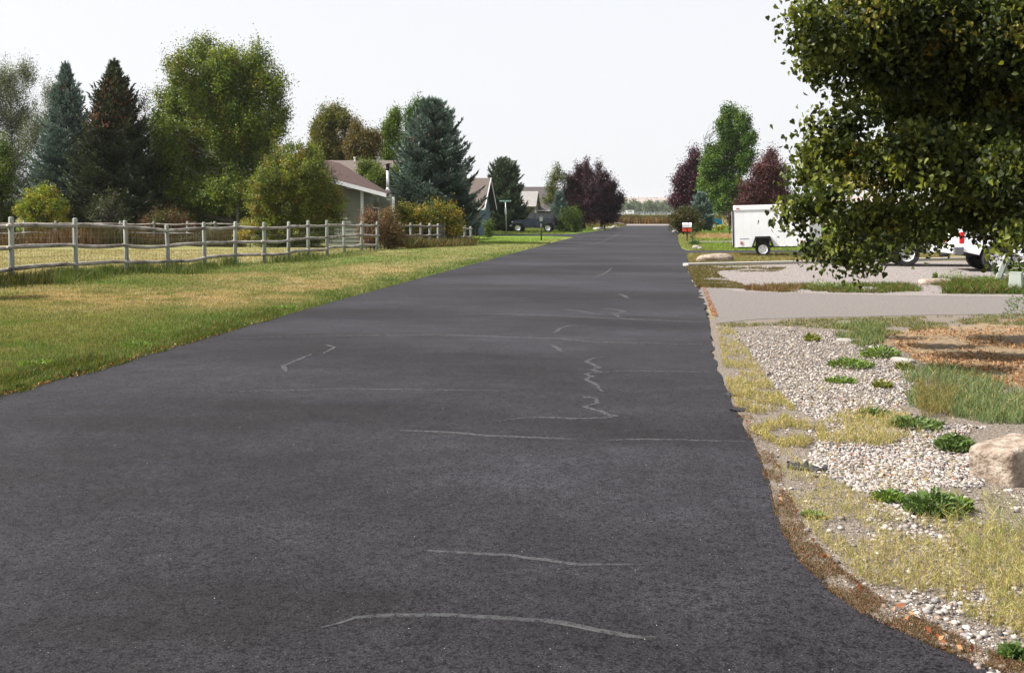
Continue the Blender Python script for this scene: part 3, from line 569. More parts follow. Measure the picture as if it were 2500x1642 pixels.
broad_tree('round_shrub', 'round dark green shrub on the verge right of the dark off-roader', [(1394, 530, 25, 26), (1380, 545, 18, 18), (1408, 545, 16, 18), (1395, 556, 25, 12)], 104, [C(100, 120, 52, .5), C(80, 98, 42, .5), C(125, 142, 65, .5)], .13, 190, 50, .36, trunk=1394, tr=.06, cat='shrub')
PURD = [C(104, 56, 76, .5), C(80, 44, 60, .5), C(126, 80, 98, .5), C(58, 36, 44, .46)]
broad_tree('cherry_tree', 'dense purple-leaved tree, tallest of the left-hand purple group', [(1425, 430, 26, 28), (1405, 455, 30, 30), (1440, 450, 25, 30), (1400, 495, 28, 25), (1435, 490, 34, 35), (1430, 525, 40, 22), (1432, 405, 8, 16), (1412, 415, 8, 14), (1392, 440, 10, 14), (1380, 480, 12, 20)], 126, PURD, .17, 760, 62, .42, trunk=1425, m=PURPLE, elong=1.8, upw=.8, bias=.6, bark=BARKD, stems=3)
broad_tree('cherry_tree', 'purple-leaved tree at the right end of the left-hand group', [(1468, 440, 16, 22), (1485, 465, 20, 26), (1470, 490, 30, 32), (1498, 500, 20, 22), (1480, 525, 34, 22), (1462, 410, 6, 16), (1482, 435, 7, 14), (1500, 455, 8, 14), (1512, 485, 10, 16)], 128, PURD, .17, 560, 62, .42, trunk=1472, m=PURPLE, elong=1.8, upw=.8, bias=.6, bark=BARKD, stems=3)
# right side
broad_tree('cherry_tree', 'purple-leaved tree nearest the road on the right', [(1695, 392, 14, 26), (1680, 430, 26, 30), (1700, 450, 28, 35), (1662, 445, 20, 16), (1670, 485, 28, 28), (1695, 500, 30, 28), (1652, 495, 16, 14)], 124, [C(112, 56, 78, .46), C(84, 42, 58, .46), C(130, 74, 95, .46)], .19, 700, 60, .5, trunk=1690, m=PURPLE, elong=1.8, upw=.8, bias=.6, bark=BARKD)
broad_tree('aspen_tree', 'tall bright green aspen on the right between two purple trees', [(1785, 275, 22, 22), (1812, 298, 20, 26), (1770, 310, 26, 26), (1832, 338, 18, 24), (1790, 345, 40, 35), (1745, 375, 30, 25), (1735, 405, 28, 32), (1790, 400, 40, 40), (1730, 450, 26, 30), (1770, 455, 48, 38), (1825, 385, 22, 30), (1735, 490, 26, 25), (1775, 500, 35, 25)], 118, [C(120, 150, 55, .5), C(95, 128, 48, .5), C(140, 165, 72, .5), C(80, 108, 42, .5)], .2, 950, 70, .48, trunk=1735, tr=.2, bark=BARKD, upw=.3, bias=.5, stems=2, limbs=60)
broad_tree('cherry_tree', 'reddish purple tree behind the white trailer', [(1880, 390, 18, 26), (1862, 425, 30, 30), (1895, 430, 28, 34), (1840, 470, 34, 30), (1885, 480, 45, 40), (1825, 510, 28, 30), (1870, 530, 50, 25)], 104, [C(112, 60, 62, .46), C(88, 46, 48, .46), C(135, 84, 80, .46)], .16, 900, 65, .45, trunk=1872, m=PURPLE, elong=1.8, upw=.8, bias=.6, bark=BARKD, stems=3, limbs=90)
spruce('spruce_tree', 'small grey-blue spruce between purple tree and aspen', 1712, 480, 34, 112, BS, nb=110, sk=.28, shape=.6)
broad_tree('round_shrub', 'dark olive shrub beside the road behind the mailbox', [(1672, 528, 32, 25), (1650, 540, 20, 20), (1690, 545, 22, 22), (1668, 560, 25, 14)], 96, [C(100, 98, 42, .5), C(82, 84, 38, .5), C(120, 105, 48, .5)], .12, 230, 50, .36, trunk=1670, tr=.05, cat='shrub', bark=BARKD)
broad_tree('low_shrub', 'small dark green shrub right of the mailbox', [(1697, 561, 8, 9)], 94, [C(80, 95, 42, .5)], .1, 25, 40, .2, trunk=1697, tr=.02, cat='shrub')
broad_tree('golden_shrub', 'low bright yellow shrub in front of the blue pickup', [(1752, 558, 12, 6), (1762, 555, 8, 6)], 117, [C(225, 215, 50, .5), C(190, 190, 60, .5)], .1, 30, 40, .25, trunk=1754, tr=.02, cat='shrub')
broad_tree('low_shrub', 'small upright green shrub beside the wheel of the blue pickup', [(1731, 553, 5, 9)], 116, [C(110, 125, 70, .5)], .1, 18, 40, .22, trunk=1731, tr=.02, cat='shrub')
broad_tree('plum_shrub', 'dark brown-purple shrub beside the rear of the trailer', [(1785, 545, 14, 20), (1778, 530, 10, 14), (1795, 530, 12, 20)], 98, [C(95, 62, 55, .46), C(70, 48, 42, .46)], .1, 80, 40, .3, trunk=1787, tr=.04, cat='shrub', bark=BARKD, stems=3)
broad_tree('young_tree', 'thin leggy sapling with few leaves right of the mailbox', [(1690, 576, 5, 8), (1694, 570, 4, 4)], 71, [C(120, 100, 60, .5), C(140, 150, 70, .5)], .07, 9, 22, .16, trunk=1692, tr=.02, cat='sapling')
broad_tree('grey_green_plant', 'bluish green bushy plant beside the two pale stones', [(1696, 596, 9, 7), (1690, 599, 7, 5)], 63, [C(95, 125, 85, .5), C(80, 108, 70, .5)], .09, 30, 40, .16, trunk=1695, tr=.015, cat='plant')
# dense trees closing the view behind the paddock
for a_ in [(-60, 70, 'dark green tree behind the silvery tree at the left edge'), (215, 60, 'dark green tree filling the gap between the two tall spruces'), (430, 62, 'dark green tree low behind the left half of the tall aspen'), (610, 60, 'dark green tree behind the gap between aspen and bronze shrub'), (715, 55, 'mid green tree standing behind the bronze shrub')]:
    broad_tree('background_tree', a_[2], [(a_[0], 470, a_[1], 50), (a_[0]-30, 520, a_[1], 45), (a_[0]+30, 530, a_[1], 45), (a_[0], 560, a_[1]*1.2, 25)], 96, [C(75, 92, 42, .46), C(92, 108, 48, .46), C(60, 76, 38, .46)], .2, 420, 65, .6, trunk=a_[0], tr=.18, bias=.4)
# far tree belt
FT = [C(140, 150, 110, .5), C(118, 132, 98, .5), C(100, 116, 86, .5)]  # pale leaf colours carry part of the distance haze
protos = []
for i in range(3):
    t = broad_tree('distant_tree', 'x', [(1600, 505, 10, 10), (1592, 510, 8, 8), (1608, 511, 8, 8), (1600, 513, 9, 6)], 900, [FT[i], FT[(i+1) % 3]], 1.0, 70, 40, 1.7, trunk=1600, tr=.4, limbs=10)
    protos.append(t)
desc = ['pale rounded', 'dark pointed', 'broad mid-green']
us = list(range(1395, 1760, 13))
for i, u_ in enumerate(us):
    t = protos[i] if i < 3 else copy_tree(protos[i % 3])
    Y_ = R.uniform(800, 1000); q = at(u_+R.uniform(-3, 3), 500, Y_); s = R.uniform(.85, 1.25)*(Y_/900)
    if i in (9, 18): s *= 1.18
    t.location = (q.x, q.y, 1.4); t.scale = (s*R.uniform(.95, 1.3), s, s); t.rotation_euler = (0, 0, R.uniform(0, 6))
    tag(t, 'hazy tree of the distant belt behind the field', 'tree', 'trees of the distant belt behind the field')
# ------------------------------------------------------------------ hills
def hill(name, Y, prof, c, back=700):
    V = []; F = []; n = len(prof)
    rows = [(-400, 0), (-200, .45), (0, 1), (300, 1.02), (back, .3)]
    X = np.linspace(-Y*.9, Y*.9, 90)
    for dy, k in rows:
        for j, x in enumerate(X):
            hgt = np.interp(x/Y, *prof)+1.2*math.sin(x*.004)+.8*math.sin(x*.013)
            V.append((x, Y+dy, 1+hgt*k))
    m = len(X); F = [(r*m+j, r*m+j+1, (r+1)*m+j+1, (r+1)*m+j) for r in range(len(rows)-1) for j in range(m-1)]
    o = npmesh(name, V, F, mat(name+'_cover', c, .95, .25, .01), smooth=True); tag(o, kind='structure')
hill('wooded_hill', 2100, ([-.9, -.2, -.06, 0, .05, .9], [26, 27, 26, 22, 20, 16]), C(110, 128, 110, .4))
hill('stubble_hill', 3600, ([-.9, 0, .9], [62, 58, 60]), C(205, 178, 160, .5))
# ------------------------------------------------------------------ big linden at the right
YT = 14.0
LB = [(2010, 70, 105, 75), (2050, 160, 112, 62), (2140, 40, 150, 100), (2250, 110, 160, 120), (2420, 60, 160, 120), (2210, 230, 150, 90), (2330, 250, 160, 110), (2450, 230, 140, 110), (2040, 335, 92, 58), (2002, 425, 68, 54), (2130, 400, 120, 80), (2260, 380, 130, 90), (2400, 400, 140, 110), (1978, 498, 84, 52), (2100, 540, 110, 62), (2075, 618, 74, 44), (2010, 615, 48, 30), (2220, 530, 120, 60), (2350, 530, 120, 62), (2470, 520, 120, 70), (2150, 615, 48, 32), (2215, 590, 40, 28), (2280, 572, 40, 26), (2440, 582, 60, 26), (2400, 470, 130, 70), (2480, 440, 120, 90), (2600, 50, 200, 200), (2650, 350, 200, 180), (2620, 520, 160, 90), (2150, -110, 200, 110), (2450, -150, 260, 150), (2800, -50, 250, 250), (2950, 250, 220, 200), (2550, -350, 300, 200), (2850, -350, 260, 220), (2900, 450, 180, 120)]
YB = [(2130, 15, 60), (2335, 78, 28), (2275, 118, 25), (2390, 262, 42), (2480, 250, 36), (2085, 372, 32), (2090, 430, 28), (2125, 470, 35), (2480, 360, 25), (2060, 20, 40), (2490, 65, 30), (2170, 560, 25), (2040, 330, 15)]
def lindencol(cl, cc):
    u, v = proj(cl[:, 0], cl[:, 1], cl[:, 2]); w = np.zeros(len(cl))
    for a, b, r_ in YB: w = np.maximum(w, np.exp(-((u-a)**2+(v-b)**2)/r_**2))
    w = (w*RN.uniform(.3, 1.3, len(cl)) > .66)
    yc = pick([C(200, 190, 80, .6), C(190, 180, 95, .6), C(175, 175, 75, .6), C(225, 190, 70, .68)], len(cl))
    return np.where(w[:, None], yc, cc)
broad_tree('linden_tree', 'huge dark green broad-leaved tree with yellow sprays overhanging the right side', LB, YT, [C(110, 116, 54, .54), C(88, 98, 46, .46), C(142, 142, 70, .64), C(68, 76, 36, .38)], .062, 4200, 44, .17, trunk=2700, tr=.17, bark=BARKD, m=LEAFN, down=.75, kind='heart', colfn=lindencol, limbs=90, bias=.5, elong=1.15, upw=-.1, gauss=.55, drop=.22, tmin=.4, lr=.17)
# ------------------------------------------------------------------ houses
def shingle(name, c, k=1):
    m, nt, out = nodes(name); L = nt.links.new; tc = N(nt, 'ShaderNodeTexCoord'); br = N(nt, 'ShaderNodeTexBrick')
    mp = N(nt, 'ShaderNodeMapping'); mp.inputs['Scale'].default_value = (k, k, k*1.6)
    sp = N(nt, 'ShaderNodeSeparateXYZ'); cb = N(nt, 'ShaderNodeCombineXYZ'); ad = N(nt, 'ShaderNodeMath', operation='ADD')
    L(tc.outputs['Object'], mp.inputs[0]); L(mp.outputs[0], sp.inputs[0]); L(sp.outputs['X'], cb.inputs['X']); L(sp.outputs['Z'], ad.inputs[0]); L(sp.outputs['Y'], ad.inputs[1]); L(ad.outputs[0], cb.inputs['Y'])
    L(cb.outputs[0], br.inputs['Vector']); c = np.array(c)
    br.inputs['Color1'].default_value = c4(c*1.15); br.inputs['Color2'].default_value = c4(c*.8); br.inputs['Mortar'].default_value = c4(c*.55); br.inputs['Scale'].default_value = 3; br.inputs['Mortar Size'].default_value = .03
    p = N(nt, 'ShaderNodeBsdfPrincipled'); p.inputs['Roughness'].default_value = .9; L(br.outputs[0], p.inputs['Base Color']); L(p.outputs[0], out.inputs[0]); return m
def siding(m, A, B, z0, z1, step=.2, th=.02, cut=None):
    """lapped boards on the wall running from A to B; normal to the right of A->B; optional top function"""
    A = Vector(A[:2]).to_3d(); B = Vector(B[:2]).to_3d(); d = (B-A); n = Vector((d.y, -d.x, 0)).normalized(); z = z0; Ln = d.length
    while z < z1-.02:
        a, b = 0.0, 1.0
        if cut: a, b = cut(z+step*.5)
        if b-a > .02:
            P, Q = A+d*a, A+d*b; zt = min(z+step, z1)
            vs = [P+n*th+Vector((0, 0, z)), Q+n*th+Vector((0, 0, z)), Q+n*.003+Vector((0, 0, zt)), P+n*.003+Vector((0, 0, zt)), P-n*.01+Vector((0, 0, z)), Q-n*.01+Vector((0, 0, z))]
            m.add(vs, [(0, 1, 2, 3), (4, 5, 1, 0)])
        z += step
def slab(m, pts, t=.16):
    P = [Vector(p) for p in pts]; n = (P[1]-P[0]).cross(P[2]-P[0]).normalized()
    if n.z < 0: P.reverse(); n = -n
    k = len(P); m.add(P+[p-n*t for p in P], [tuple(range(k)), tuple(reversed(range(k, 2*k)))]+[(i, i+k, (i+1) % k+k, (i+1) % k) for i in range(k)])
SB = shingle('red_brown_shingles', C(112, 80, 72, .42), 1); SBG = shingle('grey_brown_shingles', C(150, 134, 124, .42), 1); SDK = shingle('dark_shingles', C(112, 102, 104, .5), 1); SPL = shingle('pale_shingles', C(198, 192, 190, .55), 1)
SID = mat('sage_siding', C(168, 174, 158, .55), .8, .05, 1.5); TRIM = mat('white_trim', (.78, .79, .8), .5, .04, 3); BLU = mat('blue_siding', C(108, 145, 162, .45), .8, .06, 2); TANW = mat('tan_siding', C(165, 150, 138, .5), .8, .06, 2)
STEEL = mat('flue_steel', (.62, .62, .63), .32, .06, 4, metal=.7)
def V3(u, v, Y): return at(u, v, Y)
# house 1
b = at(870, 600, 57); e = empty('house', (b.x, b.y, 0), 'sage-green sided house with red-brown roof and metal chimney', 'house'); o0 = Vector((b.x, b.y, 0))
def rel(v): return Vector(v)-o0
wl, wr = V3(800, 500, 57), V3(883, 500, 57)
zt = lambda u: V3(u, np.interp(u, [832, 942], [447, 476]), 57).z
m = MB(); A0, B0 = rel((V3(795, 500, 57).x, 57, 0)), rel((wr.x, 57, 0))
def cut(z):
    zz_ = z
    lo, hi = 795, 883; ok = [u for u in range(795, 884, 2) if zt(u)-.12 > zz_]
    return (0, 0) if not ok else (0, (max(ok)-795)/88)
siding(m, A0, B0, 0, 4.3, .21, .025, cut); m.build('wall', SID, e)
m = MB(); back = [(A0.x, A0.y+.05), (B0.x-.02, B0.y+.05), (B0.x-.02, B0.y+7), (A0.x, B0.y+7)]
m.prism(back, 0, 2.75, ax='Z'); 
m.prism([(A0.x, 2.7), (B0.x-.02, 2.7), (B0.x-.02, zt(883)-.2), (A0.x, zt(832)-.05)], A0.y+.05, A0.y+.25); m.build('wall', SID, e)
m = MB(); m.box((B0.x+.03, B0.y-.02, (zt(883)-.15)/2), (.16, .07, zt(883)-.15)); m.build('corner_board', TRIM, e)
F0, F1 = V3(815, 441, 56.3), V3(943, 475, 56.3); C0, C1 = V3(813, 391, 61), V3(786, 389, 61); L0 = V3(740, 421, 56.3)
C2_ = V3(830, 398, 61)
m = MB(); slab(m, [rel(L0), rel(F1), rel(V3(950, 470, 58)), rel(C2_), rel(C1)], .1); m.build('roof', SB, e)
m = MB(); q0, q1 = rel(V3(800, 437, 56.2)), rel(F1)
for (p_, q_) in ((q0, q1),):
    d = q_-p_; m.add([p_+Vector((0, -.03, .06)), q_+Vector((0, -.03, .06)), q_+Vector((0, -.03, -.14)), p_+Vector((0, -.03, -.14)), p_+Vector((0, .03, .06)), q_+Vector((0, .03, .06)), q_+Vector((0, .03, -.14)), p_+Vector((0, .03, -.14))], [(3, 2, 1, 0), (4, 5, 6, 7), (0, 1, 5, 4), (2, 3, 7, 6), (1, 2, 6, 5), (0, 4, 7, 3)])
m.build('fascia', TRIM, e)
m = MB(); slab(m, [rel(V3(770, 391.5, 76)), rel(V3(1030, 391.5, 76)), rel(V3(1050, 462, 69)), rel(V3(780, 462, 69))], .14); m.build('roof', SBG, e)
m = MB(); aa, bb = rel((V3(790, 500, 70).x, 70, 0)), rel((V3(1040, 500, 70).x, 70, 0)); m.prism([(aa.x, aa.y), (bb.x, bb.y), (bb.x, bb.y+6), (aa.x, aa.y+6)], 0, V3(900, 462, 69).z, ax='Z'); m.build('wall', SID, e)
m = MB(); a_, b_ = rel((wr.x+.3, 59.5, 0)), rel((V3(955, 500, 59.5).x, 59.5, 0)); siding(m, a_, b_, 0, 2.9, .21, .02); m.prism([(a_.x, a_.y+.03), (b_.x, b_.y+.03), (b_.x, b_.y+4), (a_.x, a_.y+4)], 0, 2.9, ax='Z'); m.build('wall', SID, e)
m = MB(); wx = rel(V3(905, 500, 59.4)); m.box((wx.x, wx.y, 1.6), (1.0, .06, 1.1)); w_ = m.build('window', TRIM, e); m = MB(); m.box((wx.x, wx.y-.035, 1.6), (.86, .02, .96)); m.build('pane', GLASS, w_)
m = MB(); px_ = rel(V3(960, 500, 57.2)); m.box((px_.x, px_.y, 1.35), (.13, .13, 2.7)); m.build('porch_post', TRIM, e)
m = MB(); c_ = rel(V3(947, 480, 58.8)); zt_, zb_ = V3(947, 399, 58.8).z, V3(947, 458, 58.8).z
m.tube([(c_.x, c_.y, zb_-.5), (c_.x, c_.y, zt_-.3)], .085, 14); m.lathe([(.22, zb_-.28), (.09, zb_-.05), (.085, zb_)], (c_.x, c_.y, 0), 16, 'Z'); ch = m.build('chimney', STEEL, e, smooth=True)
m = MB(); m.lathe([(.09, zt_-.42), (.1, zt_-.25), (.1, zt_-.1), (.13, zt_-.09), (.15, zt_-.02), (.02, zt_+.02)], (c_.x, c_.y, 0), 16, 'Z'); m.build('chimney_cap', BLK, ch, smooth=True)
m = MB(); c_ = rel(V3(866, 390, 75.8)); m.tube([(c_.x, c_.y, c_.z-.1), (c_.x, c_.y, c_.z+.14)], .06, 10); m.tube([(c_.x, c_.y, c_.z+.12), (c_.x, c_.y, c_.z+.2)], .09, 10); m.build('vent_pipe', TRIM, e)
def gable_house(name, label, x0, x1, y0, y1, he, hr, wallm, roofm, ov=.45, name2='wall'):
    """ridge along X; built round its own centre"""
    cx, cy = (x0+x1)/2, (y0+y1)/2; e = empty(name, (cx, cy, 0), label, 'house'); a, b, c, d = x0-cx, x1-cx, y0-cy, y1-cy
    m = MB(); m.prism([(c, 0), (d, 0), (d, he), (0, hr-.12), (c, he)], a, b, ax='X'); w = m.build('wall', wallm, e)
    m = MB(); siding(m, (a, c-.005), (b, c-.005), .2, he, .2); siding(m, (b+.005, c), (b+.005, d), .2, he, .2); m.build('siding', wallm, e)
    sl = (hr-he)/((d-c)/2); m = MB()
    slab(m, [(a-ov, c-ov, he-ov*sl+.05), (b+ov, c-ov, he-ov*sl+.05), (b+ov, 0, hr+.05), (a-ov, 0, hr+.05)], .12)
    slab(m, [(a-ov, 0.01, hr+.05), (b+ov, 0.01, hr+.05), (b+ov, d+ov, he-ov*sl+.05), (a-ov, d+ov, he-ov*sl+.05)], .12); m.build('roof', roofm, e)
    m = MB()
    for s in (a-ov-.025, b+ov+.025):
        for (ya, za, yb, zb_) in ((c-ov, he-ov*sl+.06, 0, hr+.06), (d+ov, he-ov*sl+.06, 0, hr+.06)):
            m.add([(s-.02, ya, za), (s+.02, ya, za), (s+.02, yb, zb_), (s-.02, yb, zb_), (s-.02, ya, za-.2), (s+.02, ya, za-.2), (s+.02, yb, zb_-.2), (s-.02, yb, zb_-.2)], [(0, 1, 2, 3), (4, 7, 6, 5), (0, 4, 5, 1), (1, 5, 6, 2), (2, 6, 7, 3), (3, 7, 4, 0)])
    m.box(((a+b)/2, c-ov-.03, he-ov*sl-.03), (b-a+2*ov, .04, .16)); m.build('fascia', TRIM, e)
    return e, (cx, cy, a, b, c, d)
def opening(e, cx, y, z, w, h, axis_='y', nm='window', fm=None, pm=None):
    m = MB(); m.box((cx, y, z), (w, .07, h) if axis_ == 'y' else (.07, w, h)); f = m.build(nm, fm or TRIM, e)
    m = MB()
    if axis_ == 'y': m.box((cx, y-.04, z), (w-.16, .02, h-.16))
    else: m.box((cx+.04, y, z), (.02, w-.16, h-.16))
    m.build('pane' if nm == 'window' else 'door_panel', pm or GLASS, f); return f
YH = 88
gp_ = lambda u, v, Y: at(u, v, Y)
x1 = at(1176, 500, YH).x; e, (cx, cy, a, b_, c, d) = gable_house('house', 'blue sided house with steep brown gable behind the big blue spruce', x1-11, x1, YH-1, YH+4.2, at(1176, 497, YH).z, at(1176, 446, YH).z+.4, BLU, SBG, .5)
opening(e, b_-1.2, c-.03, 1.35, .9, 2.1, nm='door', pm=TANW); m = MB(); m.box((b_-.1, c-.05, 1.3), (.25, .08, 2.6)); m.box((b_-2.0, c-.05, 1.3), (.2, .08, 2.6)); m.build('pilaster', TANW, e)
opening(e, b_-4.5, c-.03, 1.5, 1.4, 1.2)
YH = 138; x1 = at(1345, 500, YH).x; x0 = at(1258, 500, YH).x
e, (cx, cy, a, b_, c, d) = gable_house('house', 'tan house with dark roof and pale gabled wing behind the dark off-roader', x0, x1, YH, YH+8, at(1300, 507, YH).z, at(1300, 455, YH).z, TANW, SDK, .5)
opening(e, b_-1.2, c-.03, 1.6, 1.1, 1.2)
xr = at(1303, 500, YH-5).x-cx; xl_ = at(1240, 500, YH-5).x-cx; y0_ = -9; y1_ = -5.0; he2 = at(1300, 499, YH-5).z; hr2 = at(1300, 466, YH-5).z
m = MB(); m.prism([(y0_, 0), (y1_+1.0, 0), (y1_+1.0, he2), ((y0_+y1_)/2, hr2-.1), (y0_, he2)], xl_, xr, ax='X'); m.build('wing_wall', TANW, e)
m = MB(); ym = (y0_+y1_)/2; slab(m, [(xl_-.3, y0_-.4, he2-.25), (xr+.35, y0_-.4, he2-.25), (xr+.35, ym, hr2), (xl_-.3, ym, hr2)], .1); slab(m, [(xl_-.3, ym+.01, hr2), (xr+.35, ym+.01, hr2), (xr+.35, y1_+.8, he2-.25), (xl_-.3, y1_+.8, he2-.25)], .1); m.build('wing_roof', SPL, e)
opening(e, xr+.03, ym-.4, 1.3, 1.0, 2.0, axis_='x', nm='door', pm=TRIM)
x0 = at(2462, 400, 46).x
e, (cx, cy, a, b_, c, d) = gable_house('house', 'grey house almost hidden behind the right edge of the huge tree', x0, x0+12, 47, 55, at(2480, 432, 46).z, at(2480, 385, 46).z+.4, mat('grey_siding', C(168, 172, 182, .5), .8, .05, 2), SDK, .4)
opening(e, a+2, c-.03, 1.6, 1.4, 1.2); opening(e, a+6, c-.03, 1.6, 1.4, 1.2)
# ------------------------------------------------------------------ vehicles
def arc(cx, cz, r, n=9, a0=180, a1=0): return [(cx+r*math.cos(rad(a0+(a1-a0)*k/(n-1))), cz+r*math.sin(rad(a0+(a1-a0)*k/(n-1)))) for k in range(n)]
def wheel(parent, x, y, r, w, rim=.6, spokes=6, rm=None, style=0):
    s = 1 if y > 0 else -1; t = MB()
    t.lathe([(r*rim, -w/2), (r*.93, -w/2), (r, -w*.36), (r*1.0, w*.36), (r*.93, w/2), (r*rim, w/2), (r*rim*.985, w*.1), (r*rim*.985, -w*.1), (r*rim, -w/2)], (0, 0, 0), 28, cap=False); wh = t.build('wheel', RUB, parent, loc=(x, y, r), smooth=False)
    m = MB(); o = s*w*.38
    m.lathe([(r*rim*.98, -w*.42), (r*rim*.98, w*.42)], (0, 0, 0), 24, cap=False)
    m.lathe([(r*rim*.9, o), (r*rim*1.01, o+s*.02), (r*rim*1.01, o-s*.02), (r*rim*.86, o-s*.02), (r*rim*.9, o)], (0, 0, 0), 24, cap=False)
    m.lathe([(.001, o), (r*.2, o), (r*.2, o-s*.04)], (0, 0, 0), 14)
    for k in range(spokes):
        a = 2*math.pi*k/spokes+.3; c = r*rim*.52; m.box((c*math.cos(a), o-s*.01, c*math.sin(a)), (r*rim*.85, .03, r*.17 if not style else r*.3), ry=-a)
    m.build('rim', rm or CHR, wh)
    m = MB(); m.lathe([(.001, o-s*.05), (r*rim*.95, o-s*.05), (r*rim*.95, o-s*.06)], (0, 0, 0), 20); m.build('brake_disc', BLK, wh)
    return wh
def quadpane(m, pts, y, t=.012):
    s = 1 if y > 0 else -1
    m.prism(pts, y, y+s*t)
def prismt(m, poly, w0, w1, zlo, zhi):
    """side profile extruded with tumblehome: half width w0 at zlo, w1 at zhi"""
    n = len(poly); hw = lambda z: w0+(w1-w0)*max(0, min(1, (z-zlo)/(zhi-zlo)))
    vs = [(x, -hw(z), z) for x, z in poly]+[(x, hw(z), z) for x, z in poly]
    tri = tessellate_polygon([[Vector((p[0], p[1], 0)) for p in poly]])
    m.add(vs, [tuple(t) for t in tri]+[tuple(i+n for i in reversed(t)) for t in tri]+[(i, (i+1) % n, (i+1) % n+n, i+n) for i in range(n)])
def offroader(loc, rz):
    e = empty('off_roader', loc, 'dark navy boxy four-door off-roader parked on the grass by the side street', 'car', rz=rz)
    P = mat('navy_paint', (.022, .03, .045), .25, .1, 3, coat=.6); m = MB(); wr_ = .41; xa, xb = -1.42, 1.52
    m2 = [(-2.02, .62), (-1.97, 1.1), (-1.9, 1.15), (-.82, 1.22), (-.76, 1.24), (2.0, 1.24), (2.03, 1.2), (2.03, .62), (1.98, .55)]+arc(xb, .44, .5, 9, 10, 170)+[(.9, .5), (-.85, .5)]+arc(xa, .44, .5, 9, 10, 170)
    prismt(m, m2, .8, .77, .5, 1.24); m.build('body', P, e, bevel=.02)
    m = MB(); prismt(m, [(-.74, 1.245), (-.38, 1.8), (-.3, 1.84), (1.9, 1.84), (1.97, 1.79), (2.0, 1.245)], .75, .66, 1.24, 1.84); m.build('hardtop', mat('black_hardtop', (.018, .018, .02), .6, .1, 8), e, bevel=.025)
    for y in (-1, 1):
        for pts in ([(-.52, 1.29), (-.27, 1.72), (.2, 1.72), (.2, 1.29)], [(.3, 1.29), (.3, 1.72), (.98, 1.72), (1.05, 1.29)], [(1.2, 1.31), (1.14, 1.72), (1.82, 1.72), (1.88, 1.31)]):
            m = MB(); n = len(pts); h_ = lambda z: y*(.75+(.66-.75)*(z-1.24)/.6+.012)
            m.add([(x, h_(z), z) for x, z in pts]+[(x, h_(z)-y*.02, z) for x, z in pts], [(0, 1, 2, 3), (7, 6, 5, 4)]+[(i, i+4, (i+1) % 4+4, (i+1) % 4) for i in range(4)]); m.build('side_window', GLASS, e)
        m = MB()
        for cx_ in (xa, xb): m.add([(cx_-.62, y*.8, .62), (cx_-.42, y*.8, .93), (cx_+.42, y*.8, .95), (cx_+.7, y*.8, .58), (cx_-.62, y*.96, .6), (cx_-.42, y*.95, .9), (cx_+.42, y*.95, .92), (cx_+.7, y*.96, .56), (cx_-.38, y*.95, .82), (cx_+.36, y*.95, .84), (cx_-.53, y*.96, .6), (cx_+.58, y*.96, .56)], [(0, 1, 5, 4), (1, 2, 6, 5), (2, 3, 7, 6), (5, 6, 9, 8), (4, 5, 8, 10), (6, 7, 11, 9)])
        m.build('fender_flare', BLK, e)
        m = MB(); m.box((-.5, y*.93, 1.34), (.1, .14, .16)); m.build('mirror', BLK, e, bevel=.02)
        for dx in (.22, 1.12): m = MB(); m.box((dx-.08, y*.795, 1.05), (.13, .03, .035)); m.build('door_handle', BLK, e)
        for cx_ in (xa, xb): wheel(e, cx_, y*.8, wr_, .25, .6, 8)
        m = MB(); m.lathe([(.001, 0), (.1, 0), (.1, .04)], (0, 0, 0), 14); hd = m.build('headlight', CHR, e, loc=(-2.0, y*.5, .93)); hd.rotation_euler = (0, 0, rad(90))
        m = MB(); m.box((2.04, y*.68, .98), (.04, .12, .2)); m.build('tail_light', RED, e)
        m = MB(); m.box((.02, y*.74, .46), (1.7, .1, .08)); m.build('side_step', BLK, e, bevel=.02)
    m = MB(); m.box((-2.13, 0, .6), (.2, 1.5, .17)); m.build('front_bumper', mat('grey_plastic', (.12, .12, .13), .5, .1, 5), e, bevel=.04)
    m = MB(); m.box((2.1, 0, .58), (.16, 1.45, .17)); m.build('rear_bumper', BLK, e, bevel=.03)
    m = MB()
    for k in range(7): m.box((-2.02, -.27+.09*k, .92), (.02, .045, .26))
    m.build('grille', BLK, e)
    m = MB(); m.add([(-.75, -.66, 1.27), (-.75, .66, 1.27), (-.42, .6, 1.78), (-.42, -.6, 1.78)], [(0, 3, 2, 1)]); m.build('windscreen', GLASS, e)
    m = MB(); m.lathe([(.1, -.12), (.37, -.12), (.4, -.06), (.4, .06), (.37, .12), (.1, .12)], (0, 0, 0), 24); sp_ = m.build('spare_wheel', RUB, e, loc=(2.22, .05, 1.05)); sp_.rotation_euler = (0, 0, rad(90))
    return e
